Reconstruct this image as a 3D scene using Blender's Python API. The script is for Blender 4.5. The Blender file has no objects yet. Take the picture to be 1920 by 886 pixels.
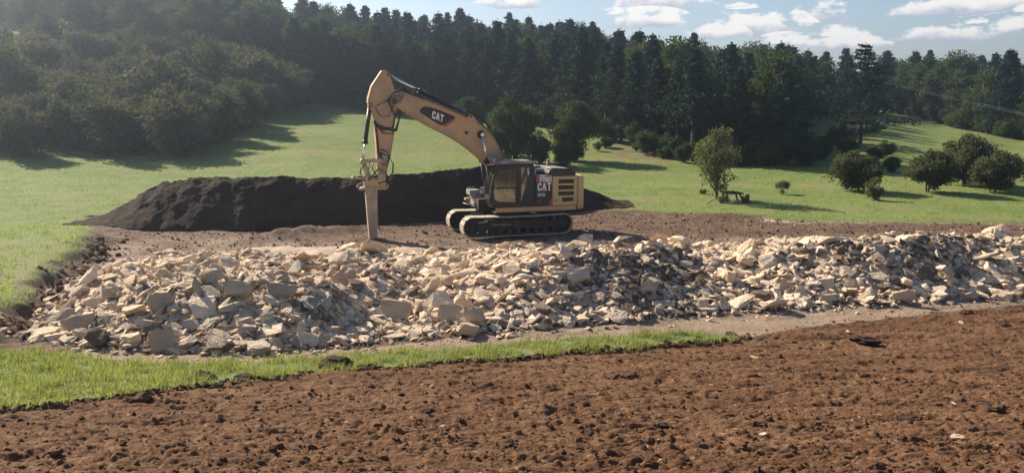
import bpy, bmesh, math, random
import numpy as np
from mathutils import Vector, Matrix, Euler, noise as mnoise

R = math.radians
random.seed(7); rng = np.random.default_rng(11)
scene = bpy.context.scene
COL = scene.collection

# ------------------------------------------------------------------ camera
CAM = np.array([0.0, 0.0, 5.7]); PITCH = R(8.6); FPX = 1663.0
cam_d = bpy.data.cameras.new('camera'); cam = bpy.data.objects.new('camera', cam_d); COL.objects.link(cam)
cam.location = CAM; cam.rotation_euler = (math.pi/2 - PITCH, 0, 0)
cam_d.sensor_width = 36; cam_d.lens = FPX/1920*36; cam_d.clip_start = .1; cam_d.clip_end = 4000
scene.camera = cam
scene.render.resolution_x = 1024; scene.render.resolution_y = 472

# ------------------------------------------------------------------ light
SUN_AZ, SUN_EL = -47.0, 32.0           # degrees from +Y towards +X, degrees above the horizon
world = bpy.data.worlds.new('World'); scene.world = world; world.use_nodes = True
sun_d = bpy.data.lights.new('sun', 'SUN'); sun_d.energy = 5.0; sun_d.angle = R(.6); sun_d.color = (1, .90, .74)
sun = bpy.data.objects.new('sun', sun_d); COL.objects.link(sun)
to_sun = Vector((math.sin(R(SUN_AZ))*math.cos(R(SUN_EL)), math.cos(R(SUN_AZ))*math.cos(R(SUN_EL)), math.sin(R(SUN_EL))))
sun.rotation_euler = to_sun.to_track_quat('Z', 'Y').to_euler(); sun.location = to_sun*60
vs = scene.view_settings; vs.view_transform = 'Standard'; vs.look = 'None'; vs.exposure = .95; vs.gamma = 1; vs.use_curve_mapping = False
cy = scene.cycles; cy.use_denoising = True; cy.max_bounces = 6; cy.diffuse_bounces = 3; cy.glossy_bounces = 2; cy.transmission_bounces = 4
cy.transparent_max_bounces = 8; cy.volume_bounces = 0; cy.use_adaptive_sampling = True; cy.caustics_reflective = False; cy.caustics_refractive = False

def pxdir(u, v):
    a = (u-960)/FPX; b = -(v-443)/FPX
    return np.array([a, math.cos(PITCH)+b*math.sin(PITCH), -math.sin(PITCH)+b*math.cos(PITCH)])

class NT:
    """small helper to write node trees as expressions"""
    def __init__(s, tree): s.t = tree; s.n = tree.nodes; s.l = tree.links
    def add(s, typ, ins=None, **kw):
        n = s.n.new(typ)
        for k, v in kw.items(): setattr(n, k, v)
        for k, v in (ins or {}).items():
            if isinstance(v, bpy.types.NodeSocket): s.l.new(v, n.inputs[k])
            else: n.inputs[k].default_value = v
        return n
    def m(s, op, a, b=None, c=None, clamp=False):
        n = s.n.new('ShaderNodeMath'); n.operation = op; n.use_clamp = clamp
        for i, v in enumerate((a, b, c)):
            if v is None: continue
            if isinstance(v, bpy.types.NodeSocket): s.l.new(v, n.inputs[i])
            else: n.inputs[i].default_value = v
        return n.outputs[0]
    def mix(s, f, a, b, blend='MIX'):
        n = s.n.new('ShaderNodeMix'); n.data_type = 'RGBA'; n.blend_type = blend
        for i, v in ((0, f), (6, a), (7, b)):
            if isinstance(v, bpy.types.NodeSocket): s.l.new(v, n.inputs[i])
            elif i == 0: n.inputs[i].default_value = v
            else: n.inputs[i].default_value = (*v, 1) if len(v) == 3 else v
        return n.outputs[2]
    def ramp(s, f, lo, hi):
        n = s.n.new('ShaderNodeMapRange'); n.interpolation_type = 'SMOOTHSTEP'
        s.l.new(f, n.inputs[0]); n.inputs[1].default_value = lo; n.inputs[2].default_value = hi
        return n.outputs[0]
    def noise(s, vec, scale, detail=4, rough=.55, dist=0, out='Fac'):
        n = s.add('ShaderNodeTexNoise', {'Scale': scale, 'Detail': detail, 'Roughness': rough, 'Distortion': dist})
        if vec is not None: s.l.new(vec, n.inputs['Vector'])
        return n.outputs[out]

# sky: Nishita plus cumulus drawn in direction space
w = NT(world.node_tree); w.n.clear()
sky = w.add('ShaderNodeTexSky', sky_type='NISHITA', sun_disc=False, sun_elevation=R(SUN_EL), sun_rotation=R(SUN_AZ) % (2*math.pi),
            altitude=300, air_density=1.0, dust_density=1.3, ozone_density=1.6)
tc = w.add('ShaderNodeTexCoord').outputs['Generated']
sep = w.add('ShaderNodeSeparateXYZ', {0: tc})
az = w.m('ARCTAN2', sep.outputs[0], sep.outputs[1]); el = w.m('ARCSINE', sep.outputs[2])
cv = w.add('ShaderNodeCombineXYZ', {0: az, 1: w.m('MULTIPLY', el, 1.7), 2: 0.0}).outputs[0]
n1 = w.noise(cv, 42, 8, .62); n2 = w.noise(cv, 14, 3, .5)
bump = w.m('ADD', w.m('MULTIPLY', w.m('SUBTRACT', n1, .5), 3.6), w.m('MULTIPLY', w.m('SUBTRACT', n2, .5), 2.2))
CL = [(1235, -8, 85, 42), (1215, 38, 75, 16), (965, 4, 75, 14), (1535, 26, 62, 17), (1410, 50, 95, 22), (1395, 11, 32, 7), (1570, 60, 50, 10),
      (1580, 82, 70, 15), (1510, 80, 50, 10), (1800, 12, 85, 20), (1880, 2, 90, 22), (1780, 62, 75, 16), (1895, 55, 60, 18), (1830, 40, 25, 6),
      (1150, 20, 22, 8), (1330, 62, 60, 14), (1470, 74, 40, 9), (1640, -60, 120, 22), (1350, -90, 150, 30), (1720, -130, 160, 34), (2060, 30, 110, 24), (2250, -20, 120, 30),
      (700, -110, 160, 24), (2400, 60, 150, 22), (1000, -190, 200, 34), (200, -260, 200, 30), (-200, -120, 160, 30), (1950, -260, 240, 40)]
cover = None; hgt = None
for (u, v, hw, hh) in CL:
    d = pxdir(u, v + hh*.5); d = d/np.linalg.norm(d); ca = math.atan2(d[0], d[1]); ce = math.asin(d[2])
    dx = w.m('MULTIPLY', w.m('SUBTRACT', az, ca), FPX/hw); dy = w.m('MULTIPLY', w.m('SUBTRACT', el, ce), FPX/hh)
    up = w.m('MULTIPLY', dy, .62); dn = w.m('MULTIPLY', dy, -2.2)
    yy = w.m('MAXIMUM', up, dn)
    c = w.m('SUBTRACT', 1.0, w.m('ADD', w.m('MULTIPLY', dx, dx), w.m('MULTIPLY', yy, yy)))
    hsock = w.m('MULTIPLY', w.m('ADD', dy, .4), w.m('GREATER_THAN', c, -.6))
    cover = c if cover is None else w.m('MAXIMUM', cover, c)
    hgt = hsock if hgt is None else w.m('MAXIMUM', hgt, hsock)
dens = w.ramp(w.m('ADD', w.m('MULTIPLY', cover, .9), bump), .0, .55)
thick = w.ramp(w.m('ADD', w.m('MULTIPLY', cover, 1.0), bump), .25, 1.5)
shade = w.ramp(w.m('ADD', hgt, w.m('MULTIPLY', w.m('SUBTRACT', n1, .5), 2.2)), .1, 1.15)
ccol = w.mix(shade, (4.6, 4.7, 5.6), (9.6, 9.1, 8.6))
skyc = w.mix(1.0, sky.outputs[0], (.97, 1.0, 1.08), 'MULTIPLY')
skyc = w.mix(w.m('MULTIPLY', dens, .93), skyc, ccol)
bg = w.add('ShaderNodeBackground', {'Color': skyc, 'Strength': .064})
w.add('ShaderNodeOutputWorld', {'Surface': bg.outputs[0]})
world.cycles.sampling_method = 'MANUAL'; world.cycles.sample_map_resolution = 512

# ------------------------------------------------------------------ helpers
def tag(o, label=None, cat=None, group=None, kind=None):
    if label: o['label'] = label
    if cat: o['category'] = cat
    if group: o['group'] = group
    if kind or label: o['kind'] = kind or 'thing'
    return o

def empty(name, loc, rz=0):
    o = bpy.data.objects.new(name, None); COL.objects.link(o); o.location = loc; o.rotation_euler = (0, 0, rz); o.empty_display_size = .3
    return o

def npmesh(name, co, tris=None, quads=None, smooth=False, mats=None, midx=None):
    me = bpy.data.meshes.new(name); co = np.asarray(co, np.float32).reshape(-1, 3)
    parts = []; tot = []
    if quads is not None and len(quads): parts.append(np.asarray(quads, np.int32).ravel()); tot.append(np.full(len(quads), 4, np.int32))
    if tris is not None and len(tris): parts.append(np.asarray(tris, np.int32).ravel()); tot.append(np.full(len(tris), 3, np.int32))
    li = np.concatenate(parts); tt = np.concatenate(tot); st = np.concatenate([[0], np.cumsum(tt)[:-1]]).astype(np.int32)
    me.vertices.add(len(co)); me.vertices.foreach_set('co', co.ravel())
    me.loops.add(len(li)); me.loops.foreach_set('vertex_index', li)
    me.polygons.add(len(tt)); me.polygons.foreach_set('loop_start', st); me.polygons.foreach_set('loop_total', tt)
    me.polygons.foreach_set('use_smooth', np.full(len(tt), smooth, bool))
    for m in (mats or []): me.materials.append(m)
    if midx is not None: me.polygons.foreach_set('material_index', np.asarray(midx, np.int32))
    me.update(calc_edges=True)
    return me

def link(name, me, parent=None, loc=(0, 0, 0)):
    o = bpy.data.objects.new(name, me); COL.objects.link(o); o.location = loc
    if parent: o.parent = parent
    return o

def vcol(me, name, arr):
    a = me.color_attributes.new(name, 'FLOAT_COLOR', 'POINT')
    arr = np.asarray(arr, np.float32)
    a.data.foreach_set('color', np.concatenate([arr, np.ones((len(arr), 1), np.float32)], 1).ravel())

_perm = rng.permutation(4096); _g = rng.uniform(0, 2*np.pi, 4096); _gx, _gy = np.cos(_g), np.sin(_g)
def perlin(x, y, seed=0):
    xi = np.floor(x).astype(np.int64); yi = np.floor(y).astype(np.int64); xf = x-xi; yf = y-yi
    def gr(ix, iy, dx, dy):
        h = _perm[(_perm[(ix+seed*37) & 4095]+iy) & 4095]
        return _gx[h]*dx+_gy[h]*dy
    u = xf*xf*xf*(xf*(xf*6-15)+10); v = yf*yf*yf*(yf*(yf*6-15)+10)
    a = gr(xi, yi, xf, yf); b = gr(xi+1, yi, xf-1, yf); c = gr(xi, yi+1, xf, yf-1); d = gr(xi+1, yi+1, xf-1, yf-1)
    return (a+u*(b-a))*(1-v)+(c+u*(d-c))*v
def fbm(x, y, o=4, seed=0, g=.5):
    s = 0; a = 1
    for k in range(o): s = s+a*perlin(x*2**k, y*2**k, seed+k*5); a *= g
    return s
def sstep(x, a, b):
    t = np.clip((x-a)/(b-a), 0, 1); return t*t*(3-2*t)

# ------------------------------------------------------------------ terrain
TK = np.array([-1.2, -.577, -.38, -.235, -.1, 0, .12, .25, .4, .48, .577, 1.2])
DK = np.array([0, 34, 45, 60, 75, 90, 110, 130, 150, 180, 250, 640.])
ZT = np.array([
 [0, .1, .3, 1.0, 3.0, 6.0, 11, 16, 20, 24, 26, 22],
 [0, 0, .2, .7, 2.0, 5.0, 10, 14.8, 19, 23, 25, 22],
 [0, 0, .2, .6, 1.6, 3.5, 8, 13, 17, 20, 22, 18],
 [0, 0, .2, .8, 1.8, 3.2, 4.9, 8, 11, 14, 16, 14],
 [0, 0, .15, .6, 1.3, 2.4, 4.2, 6.5, 9, 12, 14, 12],
 [0, 0, .1, .4, 1.2, 2.2, 4.0, 6.2, 8.5, 11, 13, 11],
 [0, 0, .1, .4, 1.2, 2.4, 3.9, 5.5, 7, 9, 11, 9],
 [0, 0, .1, .5, .9, 1.6, 3.0, 4.3, 5.5, 7, 9, 7],
 [0, 0, .1, .5, 1.1, 1.9, 2.7, 3.2, 3.7, 4.0, 6, 5],
 [0, 0, .1, .4, .8, 1.2, 1.6, 2.2, 3.2, 5.0, 6, 5],
 [0, 0, .05, .3, .45, .55, .65, 1.4, 2.8, 5.0, 6, 5],
 [0, 0, 0, .1, .2, .3, .6, 1.4, 2.8, 5, 6, 5]])
def base(x, y):
    x = np.asarray(x, float); y = np.maximum(np.asarray(y, float), .5)
    t = np.clip(x/np.maximum(y, 12), TK[0], TK[-1]-1e-6); d = np.clip(y, 0, DK[-1]-1e-3)
    i = np.clip(np.searchsorted(TK, t, 'right')-1, 0, len(TK)-2); j = np.clip(np.searchsorted(DK, d, 'right')-1, 0, len(DK)-2)
    a = (t-TK[i])/(TK[i+1]-TK[i]); b = (d-DK[j])/(DK[j+1]-DK[j])
    a = a*a*(3-2*a)*.5+a*.5
    z = (ZT[i, j]*(1-a)+ZT[i+1, j]*a)*(1-b)+(ZT[i, j+1]*(1-a)+ZT[i+1, j+1]*a)*b
    s = 19.5-y
    return z+.2*np.where(s > 20, s, np.log1p(np.exp(np.clip(s/1.2, -40, 40)))*1.2)
def at(u, v, dz=0.0):
    """the point of the smooth ground that the photo shows at this pixel"""
    d = pxdir(u, v); lo = 3.0
    for y in np.arange(3, 300, .1):
        p = CAM+d*(y/d[1])
        if p[2] <= base(p[0], p[1])+dz: return np.array([p[0], p[1], float(base(p[0], p[1]))])
    return np.array([p[0], p[1], float(base(p[0], p[1]))])
def curve(pts):
    P = sorted([tuple(at(u, v)[:2]) for u, v in pts]); X = np.array([p[0] for p in P]); Y = np.array([p[1] for p in P])
    def f(x):
        x = np.asarray(x, float)
        return np.where(x < X[0], Y[0]+(x-X[0])*(Y[1]-Y[0])/(X[1]-X[0]), np.where(x > X[-1], Y[-1]+(x-X[-1])*(Y[-1]-Y[-2])/(X[-1]-X[-2]), np.interp(x, X, Y)))
    return f
yField = curve([(0, 765), (200, 742), (400, 717), (600, 697), (700, 688), (900, 672), (1100, 655), (1380, 630), (1500, 610), (1700, 588), (1920, 564)])
yGrass = curve([(0, 655), (150, 668), (300, 682), (500, 676), (700, 662), (900, 648), (1100, 632), (1290, 622), (1390, 629)])
yFoot = curve([(60, 643), (150, 660), (400, 670), (700, 655), (900, 634), (1100, 616), (1380, 594), (1500, 586), (1700, 577), (1920, 560)])
DBX = np.array([-19, -12, -6, -1.6, 5, 9.2, 13.7, 18, 24, 40]); DBY = np.array([43, 43, 44, 47.5, 46.6, 44.8, 42.0, 41.6, 41.5, 41.5])
PX = np.array([18, 20.8, 24, 28, 32, 36, 40, 45]); PXX = np.array([-12.2, -12.1, -13.0, -14.3, -15.3, -16.6, -18.6, -21])   # edge of the cut turf
def heap(x, y):
    """height of the broken limestone above the ground"""
    f = yFoot(x); a = y-f
    hm = np.interp(x, [-14, -11, -8, -5, -3.6, -2.6, -1, 2, 4.5, 7, 8.4, 10, 13, 16, 22], [.4, .85, 1.2, 1.1, .8, .6, .9, 1.25, 1.15, .8, .95, 1.25, 1.3, 1.15, 1.15])
    run = np.interp(x, [-12, -8, -4.5, -3, -1, 3, 6, 8, 11, 15], [4.2, 2.9, 3.0, 7.5, 4.2, 2.9, 4.6, 4.4, 2.8, 2.8])
    run = run*(1+.22*perlin(x*.35, y*.05, 3))
    back = np.interp(x, [-13, -8, 0, 5, 12, 25], [32.5, 34.2, 34, 34.3, 34.6, 34.8])+.8*perlin(x*.3, x*0+.5, 5)
    up = sstep(a, -.15, run)*.62+.38*np.clip(a/run, 0, 1)
    dn = 1-sstep(y, f+run*1.1, back)*.78
    tail = 1-sstep(y, back-.7, back+.5)
    left = sstep(x-np.interp(y, PX, PXX), -.4, 1.3)
    h = hm*np.minimum(up, 1)*dn*tail*left
    h = h*.90*(1+.42*fbm(x*.5, y*.5, 3, 2))+.18*fbm(x*.9, y*.9, 3, 9)*np.clip(h*2.5, 0, 1)
    return np.maximum(h, 0)*(a > -.3)
def berm(x, y):
    r = np.hypot((x+9)*.16+(y-38)*0, (y-(37.3+(x+9)*.62)))
    q = ((x+8.8)/2.9)**2+((y-(37.6+(x+8.8)*.7))/.9)**2
    return .34*np.exp(-q*1.2)*(1+.5*fbm(x*2, y*2, 3, 4))
def en(x): return .35*fbm(x*1.1, x*0+3.3, 3, 8)
def zones(x, y):
    pe = x-np.interp(y, PX, PXX)+.5*fbm(x*.6, y*.6, 3, 7)
    grass_strip = sstep(y, yField(x)-.60+en(x), yField(x)-.30+en(x))*(1-sstep(y, yGrass(x)-.2, yGrass(x)+.15))*(1-sstep(x, 5.0, 6.0))
    db = np.interp(x, DBX, DBY)+.35*fbm(x*.8, y*.3, 3, 12)
    meadow = np.maximum(sstep(y, db-.15, db+.25), (1-sstep(pe, -.8, -.3))*(y > 21.4))
    meadow = np.where((y < 26) & (x < -9) & (y > yField(x)), np.maximum(meadow, (1-sstep(pe, -1.0, -.2))), meadow)
    return np.clip(grass_strip, 0, 1), np.clip(meadow, 0, 1), pe, db
def detail(x, y):
    """everything but the smooth base"""
    gs, md, pe, db = zones(x, y)
    soil = (y > yFoot(x)-.5)*(1-md)
    z = heap(x, y)+berm(x, y)
    z = z+soil*(.10*fbm(x*.35, y*.6, 3, 21)+.05*fbm(x*1.6, y*2.2, 4, 22)*(y < 60))
    z = z+md*(.10*fbm(x*.11, y*.11, 3, 31)+.045*fbm(x*.9, y*.9, 3, 32)*(y < 130)+.35*fbm(x*.03, y*.03, 2, 33)*(y > 60))
    z = z+.42*(1-sstep(pe, -1.1, .1))*sstep(y, yGrass(x)-.4, yGrass(x)+1.0)*(1-sstep(y, 36, 41))*(x < -8)
    bank = np.exp(-(pe/.55)**2)*(y > yGrass(x))*(y < 37)
    z = z+bank*.24*fbm(x*2.4, y*2.4, 4, 41)
    z = z+gs*.05*fbm(x*2, y*2, 3, 51)
    # low tump under the small tree and the spread soil ridge at the far edge of the cleared ground
    z = z+.16*np.exp(-(((x-10.5)/2.8)**2+((y-43.6)/.5)**2))
    return z
def gz(x, y): return base(x, y)+detail(x, y)
def g1(x, y): return float(gz(np.array([float(x)]), np.array([float(y)]))[0])

# ------------------------------------------------------------------ materials
def mat(name):
    m = bpy.data.materials.new(name); m.use_nodes = True; t = NT(m.node_tree); t.n.clear()
    out = t.add('ShaderNodeOutputMaterial'); return m, t, out
def bsdf(t, out, col, rough=.8, normal=None, metal=0.0, spec=.3, **kw):
    ins = {'Base Color': col if isinstance(col, bpy.types.NodeSocket) else (*col, 1), 'Roughness': rough, 'Metallic': metal, 'Specular IOR Level': spec}
    if normal is not None: ins['Normal'] = normal
    ins.update(kw); b = t.add('ShaderNodeBsdfPrincipled', ins); t.l.new(b.outputs[0], out.inputs[0]); return b
def bumpn(t, h, strength, dist): return t.add('ShaderNodeBump', {'Height': h, 'Strength': strength, 'Distance': dist}).outputs[0]

def ground_material():
    m, t, out = mat('ground'); geo = t.add('ShaderNodeNewGeometry').outputs['Position']
    zc = t.add('ShaderNodeVertexColor', layer_name='zone'); s = t.add('ShaderNodeSeparateColor', {0: zc.outputs[0]})
    gr, du, dry = s.outputs
    big = t.noise(geo, .09, 4, .6); mid = t.noise(geo, .9, 5, .6); fine = t.noise(geo, 7, 6, .65); vf = t.noise(geo, 38, 4, .7)
    g = t.mix(t.ramp(big, .42, .58), (.125, .185, .042), (.17, .21, .058))
    g = t.mix(t.ramp(mid, .42, .68), g, (.21, .225, .075)); g = t.mix(t.ramp(fine, .45, .75), g, (.09, .13, .03)); g = t.mix(t.m('MULTIPLY', t.ramp(vf, .55, .8), .5), g, (.22, .22, .11))
    gd = t.mix(t.ramp(mid, .35, .6), (.27, .215, .11), (.20, .21, .075)); g = t.mix(dry, g, gd)
    so = t.mix(t.ramp(mid, .35, .68), (.125, .072, .043), (.20, .128, .082)); so = t.mix(t.ramp(fine, .4, .72), so, (.075, .045, .03)); so = t.mix(t.m('MULTIPLY', t.ramp(vf, .55, .75), .6), so, (.32, .24, .175))
    d = t.mix(t.ramp(mid, .3, .7), (.54, .40, .285), (.66, .51, .38)); d = t.mix(t.ramp(fine, .4, .8), d, (.42, .30, .21))
    c = t.mix(du, so, d); c = t.mix(gr, c, g)
    h = t.m('ADD', t.m('MULTIPLY', fine, 1.0), t.m('MULTIPLY', vf, .4))
    bsdf(t, out, c, .92, bumpn(t, h, .7, .09), spec=.15); return m
def field_material():
    m, t, out = mat('ploughed_soil'); geo = t.add('ShaderNodeNewGeometry').outputs['Position']
    a = t.noise(t.add('ShaderNodeMapping', {'Vector': geo, 'Scale': (.35, 1.2, 1)}).outputs[0], .8, 5, .65); b = t.noise(geo, 5, 6, .65); c_ = t.noise(geo, 26, 5, .7); vo = t.add('ShaderNodeTexVoronoi', {'Vector': geo, 'Scale': 16.0}).outputs['Color']
    c = t.mix(t.ramp(a, .3, .7), (.125, .063, .032), (.205, .110, .058)); c = t.mix(t.ramp(b, .4, .7), c, (.105, .048, .023))
    c = t.mix(t.m('MULTIPLY', t.ramp(c_, .52, .78), .55), c, (.26, .145, .078))
    vs_ = t.add('ShaderNodeSeparateColor', {0: vo}).outputs[0]
    c = t.mix(t.m('MULTIPLY', t.ramp(vs_, .972, .985), t.ramp(c_, .5, .6)), c, (.45, .31, .20))
    bsdf(t, out, c, .93, bumpn(t, t.m('ADD', t.m('MULTIPLY', b, .6), c_), .8, .035), spec=.12); return m
def soil_material(name, c1, c2, c3):
    m, t, out = mat(name); geo = t.add('ShaderNodeNewGeometry').outputs['Position']
    a = t.noise(geo, .8, 5, .6); b = t.noise(geo, 9, 6, .7)
    c = t.mix(t.ramp(a, .35, .65), c1, c2); c = t.mix(t.ramp(b, .5, .75), c, c3)
    bsdf(t, out, c, .95, bumpn(t, b, .8, .08), spec=.1); return m
def rock_material(name, c1, c2, c3):
    m, t, out = mat(name); geo = t.add('ShaderNodeNewGeometry').outputs['Position']; tc = t.add('ShaderNodeTexCoord').outputs['Object']
    oi = t.add('ShaderNodeObjectInfo').outputs['Random']; isl = t.add('ShaderNodeNewGeometry').outputs['Random Per Island']
    rnd = t.m('FRACT', t.m('ADD', oi, isl))
    a = t.noise(geo, 1.7, 5, .65); b = t.noise(geo, 11, 6, .7)
    sz = t.add('ShaderNodeSeparateXYZ', {0: tc}).outputs[2]; bed = t.noise(t.add('ShaderNodeMapping', {'Vector': geo, 'Scale': (1.2, 1.2, 16)}).outputs[0], 1.6, 5, .65)
    c = t.mix(rnd, c1, c2); c = t.mix(t.ramp(a, .45, .7), c, c3); c = t.mix(t.m('MULTIPLY', t.ramp(bed, .52, .72), .3), c, tuple(k*.55 for k in c3))
    st = t.noise(geo, .9, 4, .7); c = t.mix(t.m('MULTIPLY', t.ramp(st, .54, .74), .25), c, (.30, .205, .14)); c = t.mix(t.m('MULTIPLY', t.ramp(b, .5, .75), .45), c, (.76, .62, .47))
    bsdf(t, out, c, .9, bumpn(t, t.m('ADD', t.m('ADD', b, t.m('MULTIPLY', a, 1.5)), bed), .9, .06), spec=.1); return m
def leaf_material(name, c1, c2, trans=.35, var=.5, isa=.22):
    m, t, out = mat(name); tcn = t.add('ShaderNodeTexCoord').outputs['Object']; oi = t.add('ShaderNodeObjectInfo').outputs['Random']
    n = t.noise(tcn, .9, 3, .6); isl = t.add('ShaderNodeNewGeometry').outputs['Random Per Island']
    f = t.m('ADD', t.m('MULTIPLY', oi, var), t.m('MULTIPLY', t.m('SUBTRACT', n, .35), 1.2), clamp=True)
    c = t.mix(f, c1, c2); c = t.mix(t.m('MULTIPLY', isl, isa), c, tuple(min(1, k*1.9) for k in c2))
    d = t.add('ShaderNodeBsdfPrincipled', {'Base Color': c, 'Roughness': .8, 'Specular IOR Level': .12})
    tr = t.add('ShaderNodeBsdfTranslucent', {'Color': t.mix(1.0, c, (1.5, 1.5, .7), 'MULTIPLY')})
    mx = t.add('ShaderNodeMixShader', {0: trans, 1: d.outputs[0], 2: tr.outputs[0]}); t.l.new(mx.outputs[0], out.inputs[0]); return m
def plain(name, col, rough=.6, metal=0, spec=.4, dirt=None, dscale=3.0, damt=.5, bump=0):
    m, t, out = mat(name); geo = t.add('ShaderNodeNewGeometry').outputs['Position']
    c = t.add('ShaderNodeRGB'); c.outputs[0].default_value = (*col, 1); c = c.outputs[0]; r = rough
    if dirt:
        n = t.noise(geo, dscale, 6, .65); n2 = t.noise(geo, dscale*7, 4, .6)
        k = t.m('ADD', t.ramp(n, .42, .68), t.m('MULTIPLY', t.ramp(n2, .5, .7), .35), clamp=True); c = t.mix(t.m('MULTIPLY', k, damt), c, dirt)
        r = t.m('ADD', rough, t.m('MULTIPLY', k, .25), clamp=True)
    nm = None
    if bump: nm = bumpn(t, t.noise(geo, 30, 4, .6), bump, .01)
    bsdf(t, out, c, r, nm, metal, spec); return m
def dusty_glass():
    m, t, out = mat('dusty_glass'); geo = t.add('ShaderNodeNewGeometry').outputs['Position']
    n = t.noise(geo, 4, 5, .6)
    tr = t.add('ShaderNodeBsdfTransparent', {'Color': (.75, .76, .72, 1)}); gl = t.add('ShaderNodeBsdfGlossy', {'Color': (.6, .62, .62, 1), 'Roughness': .08})
    df = t.add('ShaderNodeBsdfPrincipled', {'Base Color': (.20, .17, .13, 1), 'Roughness': .9}); tl = t.add('ShaderNodeBsdfTranslucent', {'Color': (.3, .26, .2, 1)})
    dd = t.add('ShaderNodeMixShader', {0: .5, 1: df.outputs[0], 2: tl.outputs[0]})
    a = t.add('ShaderNodeMixShader', {0: .12, 1: tr.outputs[0], 2: gl.outputs[0]})
    b = t.add('ShaderNodeMixShader', {0: t.m('MULTIPLY', t.ramp(n, .3, .8), .3), 1: a.outputs[0], 2: dd.outputs[0]}); t.l.new(b.outputs[0], out.inputs[0]); return m

M = dict(
    ground=ground_material(), field=field_material(),
    mound=soil_material('dark_topsoil', (.033, .022, .015), (.055, .037, .025), (.10, .07, .048)),
    clod=soil_material('red_soil_clod', (.11, .055, .029), (.145, .078, .043), (.21, .125, .07)),
    darkclod=soil_material('dark_soil_clod', (.06, .037, .025), (.09, .055, .035), (.14, .09, .06)),
    rock=rock_material('cream_limestone', (.80, .61, .42), (.87, .70, .51), (.74, .55, .37)),
    rock_tan=rock_material('tan_limestone', (.67, .49, .325), (.77, .585, .405), (.59, .42, .27)),
    rock_grey=rock_material('grey_limestone', (.52, .405, .295), (.62, .49, .365), (.43, .325, .23)),
    rock_dark=rock_material('earthy_brown_limestone', (.17, .125, .09), (.24, .185, .135), (.12, .085, .06)),
    pine=leaf_material('pine_needles', (.017, .034, .024), (.032, .052, .032), .15),
    oak=leaf_material('broad_leaves', (.032, .05, .02), (.065, .085, .034), .32),
    olive=leaf_material('dusty_shrub_leaves', (.05, .054, .037), (.105, .103, .075), .28),
    lightleaf=leaf_material('pale_leaves', (.07, .082, .044), (.12, .128, .068), .35),
    bush=leaf_material('bush_leaves', (.055, .062, .032), (.10, .105, .055), .3),
    grass=leaf_material('grass_blades', (.12, .155, .05), (.27, .26, .12), .33, 0, .6),
    drygrass=leaf_material('dry_meadow_blades', (.13, .20, .048), (.23, .275, .08), .4, 0, .45),
    bark=plain('bark', (.09, .065, .048), .9, dirt=(.17, .14, .11), dscale=2, bump=.6),
    yellow=plain('dusty_yellow_paint', (.47, .29, .145), .62, dirt=(.33, .235, .165), dscale=1.1, damt=.8, bump=.15),
    yellow_clean=plain('yellow_paint', (.50, .34, .16), .5, dirt=(.42, .28, .15), dscale=1.5, damt=.6),
    black=plain('black_paint', (.012, .011, .011), .4, dirt=(.07, .055, .042), dscale=1.6, damt=.35),
    lit_sheet=plain('sunlit_dusty_sheet', (.16, .14, .125), .6, dirt=(.42, .36, .29), dscale=1.5, damt=.8),  # dusty sheet, its pale tone carries the sunlight on the upper faces
    rubber=plain('black_rubber_hose', (.015, .015, .015), .5, dirt=(.08, .065, .05), dscale=4),
    steel=plain('dirty_steel', (.14, .115, .09), .55, .35, dirt=(.30, .23, .165), dscale=4, damt=.8, bump=.4),
    chrome=plain('chrome_rod', (.75, .75, .76), .18, 1.0),
    shoe=plain('worn_dusty_shoe', (.40, .34, .26), .7, 0, dirt=(.66, .58, .45), dscale=6, damt=.7, bump=.3),
    under=plain('muddy_undercarriage', (.035, .028, .022), .8, dirt=(.11, .08, .055), dscale=3, damt=.6, bump=.4),
    breaker=plain('dusty_breaker_steel', (.34, .25, .17), .6, 0, dirt=(.52, .41, .30), dscale=3.0, damt=.8, bump=.4),
    white=plain('off_white_paint', (.72, .70, .66), .6, dirt=(.5, .45, .38), damt=.4),
    red=plain('red_decal', (.42, .045, .04), .5, dirt=(.3, .12, .09), damt=.4),
    glass=dusty_glass(),
    seat=plain('brown_seat_cloth', (.10, .075, .06), .9), grey=plain('grey_metal', (.30, .30, .30), .5, .3, dirt=(.45, .4, .33), damt=.6),
    vent=plain('vent_dark', (.055, .04, .03), .7, dirt=(.12, .09, .06), dscale=5), purple=plain('print_violet', (.20, .12, .25), .6),
    orange=plain('orange_lamp', (.8, .33, .03), .4), wood=plain('weathered_wood', (.06, .048, .038), .85, dirt=(.14, .11, .085), dscale=4), stake=plain('pale_stake_wood', (.42, .30, .18), .8),
    wire=plain('aluminium_wire', (.07, .075, .08), .45, .4), amber=plain('terracotta', (.35, .15, .07), .8))

# ------------------------------------------------------------------ ground sheets
def polar(y0, y1, t0, t1, k):
    ny = int(math.log(y1/y0)/k)+1; nx = int((t1-t0)/k)+1
    yy = y0*np.exp(np.linspace(0, math.log(y1/y0), ny)); tt = np.linspace(t0, t1, nx)
    Y = np.repeat(yy, nx); X = np.tile(tt, ny)*Y
    i = np.arange((ny-1)*nx).reshape(ny-1, nx)[:, :-1].ravel()
    return X, Y, np.stack([i, i+1, i+nx+1, i+nx], 1)
X, Y, Q = polar(1.6, 620, -1.0, 1.0, .0052)
gs, md, pe, db = zones(X, Y)
Z = base(X, Y)+detail(X, Y)
yf = yField(X)
Z -= .16*(1-sstep(Y, yf+en(X)-.75, yf+en(X)-.4))                  # the ploughed field's own sheet covers it here
gme = npmesh('ground', np.stack([X, Y, Z], 1), quads=Q, smooth=True, mats=[M['ground']])
hp = heap(X, Y)
dust = np.clip(sstep(hp, .02, .35), 0, 1)
dust = np.maximum(dust, .36*(1-sstep(Y, yFoot(X)+.1, yFoot(X)+.4))*(Y > yf-.3)*(X > -9.5))
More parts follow.
